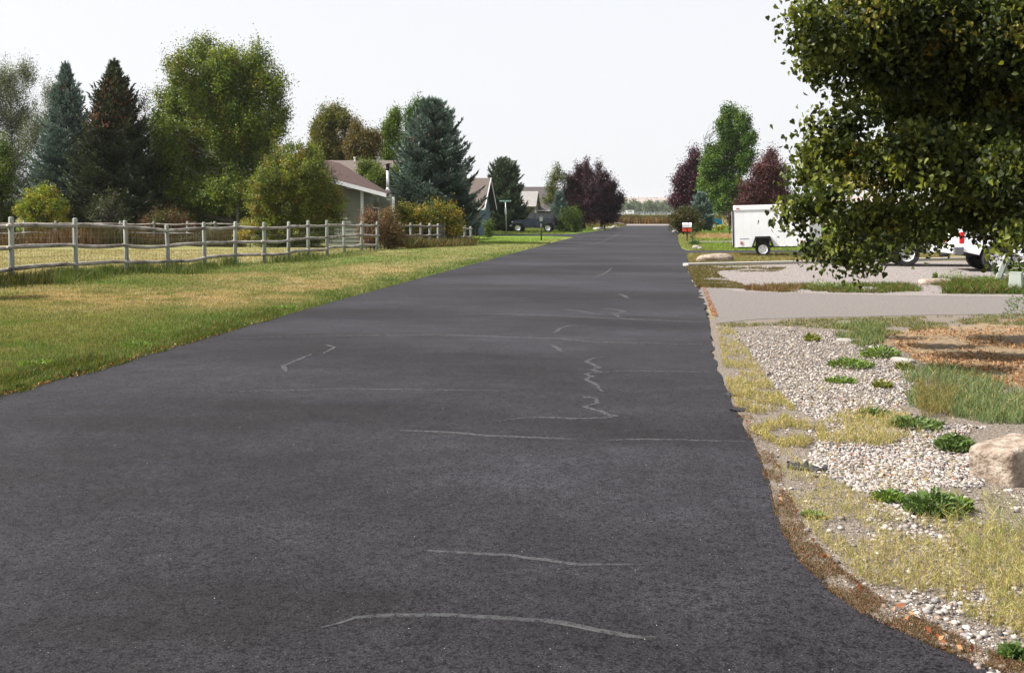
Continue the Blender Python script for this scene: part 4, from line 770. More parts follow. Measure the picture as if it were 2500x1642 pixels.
def pickup(loc, rz, label, paint, flare=False, cat='pickup truck', wr_=.38, spk=5):
    e = empty('pickup_truck', loc, label, cat, rz=rz); xa, xb = 1.75, -1.75; zb = .62
    prof = [(-2.75, .62), (-2.78, 1.28), (-.62, 1.3), (1.02, 1.3), (2.6, 1.14), (2.72, 1.0), (2.72, .55)]+arc(xa, .42, .5, 9, 10, 170)+[(1.15, .48), (-1.15, .48)]+arc(xb, .42, .5, 9, 10, 170)
    m = MB(); prismt(m, prof, .95, .9, .5, 1.3); m.build('body', paint, e, bevel=.025)
    m = MB(); prismt(m, [(-.78, 1.302), (-.62, 1.86), (-.5, 1.9), (.38, 1.9), (.5, 1.87), (1.05, 1.302)], .88, .72, 1.3, 1.9); m.build('cab', paint, e, bevel=.03)
    m = MB(); m.box((-1.72, 0, 1.31), (1.9, 1.5, .03)); m.build('truck_bed', BLK, e)
    for y in (-1, 1):
        for pts in ([(-.62, 1.36), (-.5, 1.8), (-.02, 1.8), (-.02, 1.36)], [(.06, 1.36), (.06, 1.8), (.4, 1.8), (.84, 1.36)]):
            m = MB(); h_ = lambda z: y*(.88-.16*(z-1.3)/.6+.012)
            m.add([(x, h_(z), z) for x, z in pts]+[(x, h_(z)-y*.02, z) for x, z in pts], [(0, 1, 2, 3), (7, 6, 5, 4)]+[(i, i+4, (i+1) % 4+4, (i+1) % 4) for i in range(4)]); m.build('side_window', GLASS, e)
        for cx_ in (xa, xb): wheel(e, cx_, y*.84, wr_, .26, .6, spk, style=1)
        m = MB(); m.box((2.68, y*.72, .92), (.1, .34, .2)); m.build('headlight', CHR, e, bevel=.02)
        m = MB(); m.box((-2.74, y*.86, 1.02), (.12, .14, .36)); m.build('tail_light', RED, e, bevel=.015)
        m = MB(); m.box((.85, y*1.02, 1.4), (.12, .2, .18)); m.build('mirror', BLK, e, bevel=.02)
        m = MB(); m.box((-.02, y*.945, 1.12), (.16, .03, .04)); m.build('door_handle', CHR, e)
        if flare:
            m = MB()
            for cx_ in (xa, xb):
                a_ = arc(cx_, .42, .62, 11, 0, 180); i_ = arc(cx_, .42, .5, 11, 0, 180); n = 11
                m.add([(x, y*1.0, z) for x, z in a_]+[(x, y*1.04, z) for x, z in i_]+[(x, y*.9, z) for x, z in a_], [(k, k+1, n+k+1, n+k) for k in range(n-1)]+[(k, k+1, 2*n+k+1, 2*n+k) for k in range(n-1)])
            m.build('fender_flare', BLK, e)
    m = MB(); m.box((-2.86, 0, .64), (.22, 1.86, .24)); m.build('rear_bumper', paint if not flare else CHR, e, bevel=.05)
    m = MB(); m.box((-2.84, .9, .62), (.28, .16, .26)); m.box((-2.84, -.9, .62), (.28, .16, .26)); m.build('bumper_trim', mat('grey_plastic', (.12, .12, .13), .5, .1, 5), e, bevel=.03)
    m = MB(); m.box((-3.02, 0, .46), (.3, .1, .1)); m.build('tow_hitch', BLK, e)
    m = MB(); m.box((2.78, 0, .62), (.16, 1.84, .22)); m.build('front_bumper', CHR, e, bevel=.04)
    m = MB(); m.box((2.72, 0, .9), (.06, 1.05, .24)); m.build('grille', BLK, e)
    m = MB(); m.add([(1.06, -.8, 1.33), (1.06, .8, 1.33), (.5, .68, 1.84), (.5, -.68, 1.84)], [(0, 1, 2, 3)]); m.build('windscreen', GLASS, e)
    m = MB(); m.box((0, 0, .55), (5.0, .9, .2)); m.box((xa, 0, .38), (.14, 1.5, .14)); m.box((xb, 0, .38), (.14, 1.5, .14)); m.build('chassis', BLK, e)
    return e
q = gp(1302, 566.5); offroader((q.x, q.y, .02), 0)
BLUEP = mat('blue_paint', (.005, .13, .25), .25, .08, 3, coat=.6)
q = gp(1743, 558); pickup((q.x-1.75, q.y+.9, 0), 0, 'teal-blue pickup parked beyond the shrubs behind the trailer', BLUEP)
q = gp(2432, 664); pickup((q.x+1.75, q.y+.95, .01), 0, 'white pickup with silver alloy wheel on the gravel behind the leaning utility post', WPAINT, wr_=.4, spk=5)
q = gp(2218, 651); phi = rad(-66); hx, hy = math.cos(phi), math.sin(phi)
pickup((q.x+1.75, q.y+.9, .01), rad(-3), 'white pickup with black wheel arches half hidden behind the low branches', WPAINT, flare=True, wr_=.41, spk=8)
# trailer
def textmesh(s, size, name, m, parent, loc, rot):
    cu = bpy.data.curves.new('t', 'FONT'); cu.body = s; cu.size = size; cu.extrude = .002; cu.align_x = 'CENTER'; cu.align_y = 'CENTER'
    o = bpy.data.objects.new('t', cu); COL.objects.link(o); dg = bpy.context.evaluated_depsgraph_get()
    me = bpy.data.meshes.new_from_object(o.evaluated_get(dg)); bpy.data.objects.remove(o); me.name = name; me.materials.clear(); me.materials.append(m)
    o = bpy.data.objects.new(name, me); COL.objects.link(o); o.parent = parent; o.location = loc; o.rotation_euler = rot; return o
q = gp(1867, 626); e = empty('cargo_trailer', (q.x, q.y+.95, 0), 'white enclosed single-axle cargo trailer with spoked white wheel', 'trailer', rz=rad(-4)); e.rotation_euler = (0, rad(-1.6), rad(-4))
bx0, bx1, zb0, zb1 = -1.17, 1.85, .42, 2.12; hw = .93
WSKIN = mat('white_trailer_skin', (.8, .81, .84), .38, .04, 1.2, .12, 2, coat=.2)
m = MB(); prof = [(bx0, zb0), (bx0, zb1-.02), (bx0+.08, zb1), (bx1, zb1), (bx1, zb0)]+[(.42, zb0), (.27, .79), (-.27, .79), (-.42, zb0)]
m.prism(prof, -hw, hw)
m.add([(bx1, -hw, zb0), (bx1, -hw, zb1), (bx1+.55, 0, zb1-.1), (bx1+.55, 0, zb0), (bx1, hw, zb0), (bx1, hw, zb1)], [(0, 3, 2, 1), (3, 4, 5, 2), (1, 2, 5), (0, 4, 3)])
m.build('body', WSKIN, e, bevel=.012)
for y in (-1, 1): m = MB(); m.box(((bx0+bx1)/2, y*(hw+.012), zb1-.08), (bx1-bx0+.02, .03, .2)); m.build('roof_trim', mat('white_trim_alloy', (.86, .86, .88), .3, .03, 4), e, bevel=.01)
m = MB()
for k in range(9):
    x = bx0+.38+k*.33
    for j in range(12): 
        z = zb0+.12+j*.12
        if not (abs(x) < .5 and z < .9): m.box((x, -hw-.003, z), (.012, .008, .012))
m.build('rivets', mat('rivet_grey', (.4, .4, .42), .4, .1, 5), e)
m = MB(); m.box((bx0-.02, -hw+.03, (zb0+zb1)/2-.08), (.07, .07, zb1-zb0-.12)); m.box((bx0-.02, hw-.03, (zb0+zb1)/2-.08), (.07, .07, zb1-zb0-.12)); m.box((bx0-.02, 0, zb0+.03), (.06, 1.8, .08)); m.build('rear_frame', BLK, e, bevel=.01)
m = MB(); m.box((bx0-.035, 0, 1.2), (.03, 1.7, 1.4)); dr = m.build('ramp_door', WSKIN, e); m = MB(); m.tube([(bx0-.07, -.6, .5), (bx0-.07, -.6, 1.9)], .015, 6); m.box((bx0-.08, -.6, 1.1), (.05, .12, .05)); m.build('lock_bar', STEEL, dr)
for y in (-1, 1):
    m = MB(); o_ = [(.46, zb0-.03), (.3, .84), (-.3, .84), (-.46, zb0-.03)]; i_ = [(.4, zb0-.03), (.255, .77), (-.255, .77), (-.4, zb0-.03)]
    m.add([(x, y*(hw+.16), z) for x, z in o_]+[(x, y*(hw+.16), z) for x, z in i_]+[(x, y*(hw-.02), z) for x, z in o_]+[(x, y*(hw-.02), z) for x, z in i_], [(k, k+1, k+5, k+4) for k in range(3)]+[(k, k+8, k+9, k+1) for k in range(3)]+[(k+4, k+5, k+13, k+12) for k in range(3)]); m.build('fender', BLK, e)
    m = MB(); m.box((0, y*.45, .6), (.56, .5, .34)); m.build('wheel_well', BLK, e)
    w_ = wheel(e, 0, y*(hw-.02), .3, .19, .62, 4, WPAINT, 0)
    m = MB(); s_ = y*.095; m.lathe([(.002, s_*.7), (.17, s_*.7), (.182, s_), (.19, s_)], (0, 0, 0), 24, cap=False); m.build('rim', WPAINT, w_, smooth=False)
    m = MB()
    for k in range(8): a_ = 2*math.pi*k/8+.2; m.box((.122*math.cos(a_), s_*.72+y*.003, .122*math.sin(a_)), (.034, .008, .03), ry=-a_)
    for k in range(5): a_ = 2*math.pi*k/5; m.box((.04*math.cos(a_), s_*.72+y*.003, .04*math.sin(a_)), (.035, .01, .02), ry=-a_)
    m.build('rim_holes', BLK, w_)
    for x_ in (bx0+.3, bx1-.28):
        m = MB(); m.box((x_, y*(hw+.012), zb0+.2), (.1, .02, .035)); m.box((x_, y*(hw+.012), zb0+.13), (.1, .02, .035)); m.build('side_marker', RED, e)
    m = MB(); m.box((bx0+.17, y*(hw+.03), zb1-.1), (.11, .02, .035)); m.build('side_marker', RED, e)
LB_ = mat('pale_blue_print', C(140, 165, 205, .7), .5, .05, 5)
textmesh('CARGOSPORT', .06, 'lettering', LB_, e, (bx0+.42, -hw-.004, zb0+.33), (rad(90), 0, 0)); textmesh('HB', .075, 'lettering', mat('blue_print', C(70, 100, 160, .6), .5, .05, 5), e, (.62, -hw-.004, zb0+.38), (rad(90), 0, 0))
m = MB(); m.tube([(bx1-.1, -.6, .4), (bx1+1.25, 0, .42)], .04, 6); m.tube([(bx1-.1, .6, .4), (bx1+1.25, 0, .42)], .04, 6); m.tube([(bx1+1.1, 0, .1), (bx1+1.1, 0, .8)], .03, 8); m.box((0, 0, .33), (.1, 1.7, .1)); m.box((.3, 0, zb0-.04), (2.6, .1, .08)); m.build('drawbar', BLK, e)
# bus far away
q = at(1535, 515, 700); e = empty('shuttle_bus', (q.x, 700, 1.45), 'small white bus far off beyond the tan crop field', 'bus'); m = MB()
m.prism([(-3.3, .5), (-3.3, 1.5), (-2.9, 1.65), (-2.6, 2.9), (3.3, 2.95), (3.35, .5)]+arc(2.1, .5, .5, 7, 10, 170)+arc(-2.0, .5, .5, 7, 10, 170), -1.1, 1.1); m.build('body', WPAINT, e, bevel=.06)
m = MB(); m.box((-2.4, -1.11, 2.05), (.9, .03, .8)); m.build('front_window', GLASS, e)
for k in range(4): m = MB(); m.box((-.2+k*.75, -1.11, 2.15), (.6, .03, .75)); m.build('side_window', GLASS, e)
for y in (-1, 1):
    for x in (2.1, -2.0): wheel(e, x, y*.95, .42, .25, .55, 5)
q = at(1512, 520, 690); e = empty('parked_car', (q.x, 690, 1.45), 'tiny pale car left of the far-off white bus', 'car'); m = MB(); m.prism([(-2, .4), (-2, .9), (-1.2, 1.0), (-.6, 1.45), (1.1, 1.45), (1.8, .95), (2.1, .9), (2.1, .4)], -.85, .85); m.build('body', WPAINT, e, bevel=.05)
m = MB(); m.prism([(-1.0, 1.03), (-.55, 1.38), (1.0, 1.38), (1.5, 1.03)], -.87, .87); m.build('side_window', GLASS, e)
for y in (-1, 1):
    for x in (-1.25, 1.3): wheel(e, x, y*.75, .33, .2, .55, 5)
# wheel line irrigation
q0 = at(1556, 521, 520); q1 = at(1672, 521, 520); e = empty('wheel_line_irrigator', (q0.x, 520, 1.3), 'pale row of large wheels of an irrigation line across the far field', 'irrigator')
GREYW = mat('dull_aluminium', (.36, .38, .4), .5, .1, 3); m = MB(); m.tube([(-15, 0, .95), (q1.x-q0.x+12, 0, .95)], .06, 6); m.build('pipe', GREYW, e)
k = 0; x = -12
while x < q1.x-q0.x+10:
    m = MB(); n = 18; m.tube([(.85*math.cos(2*math.pi*i/n), .85*math.sin(2*math.pi*i/n)*.35, .95+.9*math.sin(2*math.pi*i/n)) for i in range(n+1)], .05, 4, False)
    for i in range(4): a_ = math.pi*i/4; m.tube([(.85*math.cos(a_), 0, .95+.85*math.sin(a_)), (-.85*math.cos(a_), 0, .95-.85*math.sin(a_))], .03, 3, False)
    m.build('irrigation_wheel', GREYW, e, loc=(x, 0, 0)); x += 2.6
# ------------------------------------------------------------------ street furniture
GALV = mat('galvanised_post', (.42, .44, .43), .45, .12, 8, metal=.3); q = gp(1236.5, 574); e = empty('street_sign', q, 'green street name sign on a thin galvanised post at the side street', 'sign')
hs = (574-491)*q.dot(fh)/FPX; m = MB(); m.tube([(0, 0, -.1), (-.08, 0, hs-.12)], .035, 8); m.build('post', GALV, e, smooth=True)
SGN = mat('sign_green', C(20, 130, 105, .6), .4, .04, 3); m = MB(); m.box((-.1, 0, hs), (.92, .02, .19)); nb_ = m.build('name_plate', SGN, e, bevel=.008)
m = MB(); m.box((-.1, 0, hs-.11), (.07, .05, .09)); m.build('bracket', GALV, e)
textmesh('PARKER POINT DR', .118, 'lettering', WPAINT, nb_, (-.1, -.013, hs), (rad(90), 0, 0)); textmesh('PARKER POINT DR', .118, 'lettering', WPAINT, nb_, (-.1, .013, hs), (rad(90), 0, rad(180)))
m = MB(); s_ = .34; m.prism([(s_*math.cos(rad(22.5+45*k)), s_*math.sin(rad(22.5+45*k))) for k in range(8)], -.006, .006); st = m.build('stop_plate', GALV, e, loc=(-.07, .06, hs-.85)); st.rotation_euler = (0, 0, rad(82))
q = gp(1321.5, 587); e = empty('lamp_post', q, 'short black lamp post with square lantern on the bright lawn', 'lamp post'); hl = (587-526)*q.dot(fh)/FPX
m = MB(); m.tube([(0, 0, -.1), (0, 0, hl-.42)], .045, 10); m.tube([(0, 0, hl-.46), (0, 0, hl-.4)], .09, 10); m.build('pole', BLK, e, smooth=True)
m = MB(); m.add([(-.1, -.1, hl-.38), (.1, -.1, hl-.38), (.1, .1, hl-.38), (-.1, .1, hl-.38), (-.13, -.13, hl-.1), (.13, -.13, hl-.1), (.13, .13, hl-.1), (-.13, .13, hl-.1)], [(3, 2, 1, 0), (4, 5, 6, 7), (0, 1, 5, 4), (1, 2, 6, 5), (2, 3, 7, 6), (3, 0, 4, 7)]); ln = m.build('lantern', mat('frosted_glass', (.6, .62, .65), .25, .05, 5), e)
m = MB()
for sx in (-1, 1):
    for sy in (-1, 1): m.tube([(.1*sx, .1*sy, hl-.4), (.135*sx, .135*sy, hl-.1)], .014, 5)
m.add([(-.16, -.16, hl-.1), (.16, -.16, hl-.1), (.16, .16, hl-.1), (-.16, .16, hl-.1), (0, 0, hl)], [(3, 2, 1, 0), (0, 1, 4), (1, 2, 4), (2, 3, 4), (3, 0, 4)]); m.build('lantern_frame', BLK, ln)
q = gp(1477, 557); e = empty('lamp_post', q, 'very thin lamp post with small round globe before the purple trees', 'lamp post'); hl = (557-521)*q.dot(fh)/FPX
m = MB(); m.tube([(0, 0, 0), (0, 0, hl-.15)], .035, 8); m.build('pole', GALV, e); m = MB(); m.ball((0, 0, hl), (.14, .14, .14), 10); m.build('globe', mat('frosted_glass', (.6, .62, .65), .25), e, smooth=True)
def mailbox(u, v, vt, label, papers):
    q = gp(u, v); h = (v-vt)*q.dot(fh)/FPX; e = empty('mailbox', q, label, 'mailbox'); wd = mat('post_wood', C(120, 105, 90, .5), .9, .25, 6, .5, 40, stretch=(1, 1, .1))
    m = MB(); m.box((0, .02, h*.42), (.1, .1, h*.84)); m.build('post', wd, e, bevel=.008)
    m = MB(); w2, hh, ln_ = .16, .3, .56; prof = [(-w2, 0), (w2, 0), (w2, hh-w2)]+[(w2*math.cos(rad(a_)), hh-w2+w2*math.sin(rad(a_))) for a_ in range(0, 181, 20)]
    z0 = h-hh
    m.prism([(p_[0], p_[1]+z0) for p_ in prof], -ln_/2, ln_/2, ax='X'); b1 = m.build('box', WPAINT, e, bevel=.006)
    m = MB(); m.prism([(p_[0]*1.04, p_[1]*1.03+z0-.004) for p_ in prof], -ln_/2-.02, -ln_/2+.01, ax='X'); dr = m.build('door', WPAINT, b1); m = MB(); m.box((-ln_/2-.035, 0, z0+.22), (.03, .03, .05)); m.build('handle', STEEL, dr)
    m = MB(); m.box((.03, -.165, z0+.2), (.02, .012, .2)); m.box((.06, -.165, z0+.27), (.08, .012, .05)); m.build('flag', mat('flag_red', (.4, .02, .02), .5), b1)
    m = MB(); m.box((-.13, -.163, z0+.14), (.2, .004, .035)); m.build('number_strip', mat('dark_red_print', (.1, .02, .03), .6), b1)
    if papers:
        for x_, dk in ((-.17, 0), (.16, 1)):
            m = MB(); n = 14; r_ = .11
            ring = [(r_*math.cos(2*math.pi*i/n), r_*math.sin(2*math.pi*i/n)) for i in range(n)]; pts = [(x_+a_*.95, b_+z0-.15) for a_, b_ in ring]
            m.prism([(x_-.12, z0-.26), (x_+.12, z0-.26), (x_+.12, z0-.04), (x_-.12, z0-.04)], -.14, -.13)
            m.box((x_, .0, z0-.04), (.25, .28, .012)); m.box((x_, .0, z0-.26), (.25, .28, .012)); m.box((x_-.125, 0, z0-.15), (.012, .28, .22)); m.box((x_+.125, 0, z0-.15), (.012, .28, .22)); m.build('paper_tube', mat('orange_red_plastic', (.6, .05, .02), .4, .1, 4), e, bevel=.02)
    return e
mailbox(1677.5, 589, 543.5, 'white mailbox on a wooden post with red newspaper boxes at the right road edge', True)
mailbox(1492, 554.5, 533, 'small distant white mailbox beside the white stones on the left verge', False)
PED = mat('pedestal_green', C(205, 214, 202, .56), .6, .08, 6, .2, 30)
q = gp(2432, 697); e = empty('utility_pedestal', q, 'tall narrow grey-green utility pedestal leaning to the right', 'utility box'); e.rotation_euler = (0, rad(19), rad(-12)); hp = .78
m = MB(); m.box((0, 0, hp/2), (.17, .13, hp)); m.build('body', PED, e, bevel=.012); m = MB(); m.box((.035, -.07, hp*.5), (.012, .014, hp*.86)); m.build('groove', BLK, e)
m = MB(); m.box((.0, -.0, hp+.01), (.19, .15, .025)); m.build('cap', PED, e, bevel=.008); m = MB(); m.box((.06, -.068, hp*.42), (.05, .01, .025)); m.build('label_plate', TRIM, e)
q = gp(2480, 714); e = empty('utility_box', q, 'short square pale green utility box at the right edge of the photo', 'utility box', rz=rad(-28)); hp = .44
m = MB(); m.add([(-.15, -.12, 0), (.15, -.12, 0), (.15, .12, 0), (-.15, .12, 0), (-.12, -.1, hp), (.12, -.1, hp), (.12, .1, hp), (-.12, .1, hp)], [(3, 2, 1, 0), (4, 5, 6, 7), (0, 1, 5, 4), (1, 2, 6, 5), (2, 3, 7, 6), (3, 0, 4, 7)]); m.build('body', PED, e, bevel=.012)
m = MB(); m.box((0, 0, .02), (.36, .3, .05)); m.build('base_flange', PED, e, bevel=.012); m = MB(); m.box((0, 0, hp+.008), (.25, .21, .022)); m.build('lid', PED, e, bevel=.008)
for i, (u, v, lab, cc_) in enumerate([(1160, 563, 'dark blue wheeled bin standing left of the small lawn shrub', (.012, .02, .045)), (1148, 562, 'dark reddish-brown bin next to the blue wheeled bin', (.03, .014, .012))]):
    q = at(u+5*i, 560, 84-i*.6); e = empty('wheeled_bin', (q.x, q.y, 0), lab, 'bin'); m = MB(); pm = mat('bin_%d' % i, cc_, .5, .1, 5)
    m.add([(-.26, -.3, .05), (.26, -.3, .05), (.26, .3, .05), (-.26, .3, .05), (-.33, -.38, 1.0), (.33, -.38, 1.0), (.33, .38, 1.0), (-.33, .38, 1.0)], [(3, 2, 1, 0), (4, 5, 6, 7), (0, 1, 5, 4), (1, 2, 6, 5), (2, 3, 7, 6), (3, 0, 4, 7)]); m.build('body', pm, e, bevel=.02)
    m = MB(); m.box((0, 0, 1.04), (.72, .84, .06)); m.build('lid', pm, e, bevel=.02); m = MB(); m.tube([(-.3, .42, 1.0), (.3, .42, 1.0)], .02, 6); m.build('handle', pm, e)
    for s_ in (-1, 1): m = MB(); m.lathe([(.001, -.03), (.1, -.03), (.1, .03), (.001, .03)], (0, 0, 0), 12); w_ = m.build('wheel', RUB, e, loc=(.27*s_, .3, .1)); w_.rotation_euler = (0, 0, rad(90))
# ------------------------------------------------------------------ rocks
ROCKM = mat('pale_granite', C(160, 134, 110, .44), .9, 0, 11, 2.2, 34, c2=C(228, 210, 192, .5)); ROCKT = mat('tan_sandstone', C(190, 160, 135, .42), .9, 0, 6, 1.5, 30, c2=C(232, 218, 205, .45)); ROCKW = mat('white_stone', C(215, 208, 196, .45), .85, .12, 6, .8, 20)
def rock(name, label, c, s, m, seed, pw=2.0, amp=.12, rz=0, n=24, cut=None, cat='rock', group=None, tilt=(0, 0)):
    rr_ = random.Random(seed); o1 = rr_.uniform(0, 99); V = []; 
    for i in range(n+1):
        th = math.pi*i/n
        for k in range(2*n):
            ph = math.pi*k/n; d = Vector((math.sin(th)*math.cos(ph), math.sin(th)*math.sin(ph), math.cos(th)))
            q_ = (abs(d.x)**pw+abs(d.y)**pw+abs(d.z)**pw)**(-1/pw)
            V.append(d*q_)
    V = np.array(V); f = fbm(V[:, 0]*1.6+o1+V[:, 2]*1.1, V[:, 1]*1.6+o1*2+V[:, 2]*.9, 5)-.5; f2 = fbm(V[:, 0]*6+o1, V[:, 1]*6+V[:, 2]*5, 3)-.5
    V = V*(1+amp*2*f+amp*.35*f2)[:, None]*np.array(s)
    F = [(i*2*n+k, (i+1)*2*n+k, (i+1)*2*n+(k+1) % (2*n), i*2*n+(k+1) % (2*n)) for i in range(n) for k in range(2*n)]
    o = npmesh(name, V, F, m, smooth=True); o.location = c; o.rotation_euler = (tilt[0], tilt[1], rz); return tag(o, label, cat, group)
q = gp(2465, 1180); q = gp(2445, 1190); rock('boulder', 'large squared boulder with white top at the right edge of the photo', (q.x+.17, q.y+.295, .055), (.17, .26, .19), ROCKM, 3, 14, .045, rz=rad(-52), n=48, tilt=(rad(5), rad(-3)))
q = gp(1748, 641); rock('boulder', 'long smooth pale boulder lying across the kerb end', (q.x, q.y+.3, .12), (.68, .36, .2), ROCKM, 9, 2.6, .1, rz=rad(6), n=32, tilt=(0, rad(-3)))
q = gp(2290, 696); rock('flat_rock', 'flat pinkish rock among the weeds between the two driveways', (q.x, q.y+.15, .05), (.42, .2, .11), ROCKT, 5, 3, .14, n=24)
for i, (u, v, s_, lab) in enumerate([(1700, 607, .16, 'larger pale stone at the lawn edge near the mailbox'), (1709, 608, .1, 'smaller pale stone right beside the larger one on the lawn edge')]):
    q = gp(u, v); rock('edging_stone', lab, (q.x, q.y, s_*.4), (s_*1.3, s_, s_*.7), ROCKW, 20+i, 2.4, .12, n=12)
q0_, q1_ = gp(2050, 822), gp(2215, 925)
for i, (u, v, a_, sx, lab) in enumerate([(2078, 835, -30, .2, 'flat pale edging slab behind the pebble bed, farther from camera'), (2205, 883, -52, .16, 'narrow pale edging slab at the right rim of the pebble bed'), (2140, 852, -35, .1, 'small edging chunk between the two edging slabs')]):
    q = gp(u, v); rock('edging_slab', lab, (q.x, q.y, .015), (sx, .06, .035), ROCKW, 30+i, 4, .1, rz=rad(a_), n=14)
for i in range(26):
    u = R.uniform(1452, 1506); v = np.interp(u, [1452, 1506], [561, 555.5])+R.uniform(-2.0, 1.0); q = gp(u, v); s_ = R.uniform(.12, .34)
    rock('verge_stone', 'white stone in the heap around the distant mailbox', (q.x, q.y, s_*.3), (s_, s_*.8, s_*.6), ROCKW, 50+i, 2.3, .15, n=8, group='white stones heaped on the left verge')
for i in range(12):
    u = 1640+R.uniform(0, 14); v = R.uniform(556, 571); q = gp(u+(v-556)*.3, v); s_ = R.uniform(.12, .3)
    rock('verge_stone', 'white stone under the dark olive roadside shrub', (q.x, q.y, s_*.3), (s_, s_*.8, s_*.6), ROCKW, 90+i, 2.3, .15, n=8, group='white stones beside the olive shrub')
q = gp(1514, 550.5); e = empty('driftwood_log', q, 'grey weathered log lying on the verge at the road end', 'log'); m = MB(); m.tube([(-1, 0, .35), (-.4, 0, .3), (.3, .1, .22), (1.0, .15, .16)], [.1, .17, .16, .08], 8); m.tube([(-.6, 0, .35), (-1.1, .1, .75)], [.08, .03], 6); m.build('log', mat('driftwood', C(150, 140, 128, .5), .9, .3, 8), e, smooth=True)
# torn fabric
FAB = mat('black_fabric', (.015, .015, .017), .8, .3, 10)
def fabric(u, v, lx, ly, hz, lab, sd, rz):
    n = 18; q = gp(u, v); X, Y = np.meshgrid(np.linspace(-1, 1, n), np.linspace(-1, 1, n)); Z = np.maximum(.004, hz*(fbm(X*2.2+sd, Y*2.2+sd, 3)-.35)*1.8*(1-.5*np.abs(Y)))
    X2 = X*lx/2*(1+.4*(fbm(Y*2+sd, X*0+2, 2)-.5)); Y2 = Y*ly/2*(.5+fbm(X*2+sd*2, Y*0, 2)); ii_ = np.arange(n*n).reshape(n, n)
    F = np.stack([ii_[:-1, :-1], ii_[:-1, 1:], ii_[1:, 1:], ii_[1:, :-1]], -1).reshape(-1, 4); o = npmesh('fabric_scrap', np.stack([X2, Y2, Z], -1).reshape(-1, 3), F, FAB, smooth=True); o.location = (q.x, q.y, 0); o.rotation_euler = (0, 0, rz); tag(o, lab, 'fabric scrap')
fabric(1968, 1148, .26, .07, .09, 'crumpled black fabric scrap sticking out of the pebbles', 3, rad(-28)); fabric(1815, 1002, .22, .1, .06, 'torn black fabric edge folded beside the asphalt', 8, rad(10)); fabric(1785, 965, .12, .09, .05, 'small black fabric flap at the crumbled road edge', 12, rad(-50))
HAZE = True
# ------------------------------------------------------------------ pebbles, grass, weeds
def pxsample(poly, n):
    poly = np.array(poly, float); lo, hi = poly.min(0), poly.max(0); out = []
    got = 0
    while got < n:
        u = RN.uniform(lo[0], hi[0], n*2); v = RN.uniform(lo[1], hi[1], n*2); k = inpoly(u, v, poly); out.append(np.stack([u[k], v[k]], 1)); got += k.sum()
    uv = np.concatenate(out)[:n]; d0 = np.array(rt); d1 = np.array(up); d2 = np.array(fw)
    D = d0*((uv[:, :1]-1250)/FPX)+d1*((PY-uv[:, 1:])/FPX)+d2; t = -H/D[:, 2]
    return D[:, 0]*t, D[:, 1]*t, uv[:, 0], uv[:, 1]
ICO_V = None
def pebbles(name, x, y, z, s, cols, m):
    import bmesh
    bm = bmesh.new(); bmesh.ops.create_icosphere(bm, subdivisions=1, radius=1); v = np.array([tuple(q.co) for q in bm.verts]); f = np.array([[q.index for q in t.verts] for t in bm.faces]); bm.free()
    n = len(x); k = len(v); sc = np.stack([s*RN.uniform(.8, 1.3, n), s*RN.uniform(.6, 1, n), s*RN.uniform(.4, .7, n)], 1); a = RN.uniform(0, 6.28, n)
    jit = 1+RN.normal(size=(n, k, 1))*.08; P = v[None]*jit*sc[:, None]
    ca, sa = np.cos(a)[:, None], np.sin(a)[:, None]; X = P[..., 0]*ca-P[..., 1]*sa+x[:, None]; Y = P[..., 0]*sa+P[..., 1]*ca+y[:, None]; Z = P[..., 2]+np.asarray(z)[:, None]+sc[:, 2:3]*.35
    V = np.stack([X, Y, Z], -1).reshape(-1, 3); F = (f[None]+np.arange(n)[:, None, None]*k).reshape(-1, 3)
    o = npmesh(name, V, F, m, col=np.repeat(cols, k, 0), smooth=True); return tag(o, kind='stuff')
PEBM = leafmat('pebble', 0, .8, .3)
BED = [(1780, 818), (1845, 800), (1920, 796), (1975, 806), (2025, 806), (2045, 820), (2097, 844), (2138, 865), (2190, 872), (2218, 913), (2231, 961), (2190, 995), (2245, 1023), (2369, 1030), (2366, 1116), (2362, 1160), (2197, 1237), (1990, 1150), (1973, 1106), (2025, 1043), (1942, 995), (1887, 933), (1852, 885), (1811, 844)]
PC = [C(210, 200, 192, .58), C(180, 170, 164, .52), C(230, 220, 210, .62), C(145, 136, 132, .42), C(200, 172, 152, .46), C(180, 174, 176, .46), C(112, 104, 102, .4)]
PW = [.28, .2, .2, .1, .08, .1, .04]
bedc = np.array(BED).mean(0); BEDX = [tuple(bedc+(np.array(p_)-bedc)*1.13) for p_ in BED]
x, y, u, v = pxsample(BEDX, 42000); core = inpoly(u, v, BED); k = (v > 792)*np.where(core, (fbm(x*2.5+5, y*2.5, 3) > .3)+(RN.random(len(x)) < .5), (fbm(x*3, y*3, 3) > .52)*(RN.random(len(x)) < .7)) > 0; x, y = x[k], y[k]
pebbles('pebbles', x, y, RN.uniform(-.006, .006, len(x)), RN.uniform(.005, .0135, len(x))*RN.choice([1, 1, 1, 1.6], len(x)), pick(PC, len(x), PW)*RN.uniform(.8, 1.15, (len(x), 1)), PEBM)
LOW = [(1990, 1150), (2197, 1237), (2362, 1190), (2700, 1200), (2750, 1700), (2480, 1680), (2330, 1600), (2100, 1440), (1930, 1270), (1890, 1130), (1830, 1000), (1780, 900), (1770, 820), (1850, 885), (1942, 995), (2025, 1043), (1973, 1106)]
x, y, u, v = pxsample(LOW, 8000); den = fbm(x*2.2+4, y*2.2, 3); k = RN.random(len(x)) < sstep(.52, .72, den+.12*np.exp(-(((u-2330)/90)**2+((v-1280)/50)**2))+.03*(u > 2300))*.95+.06
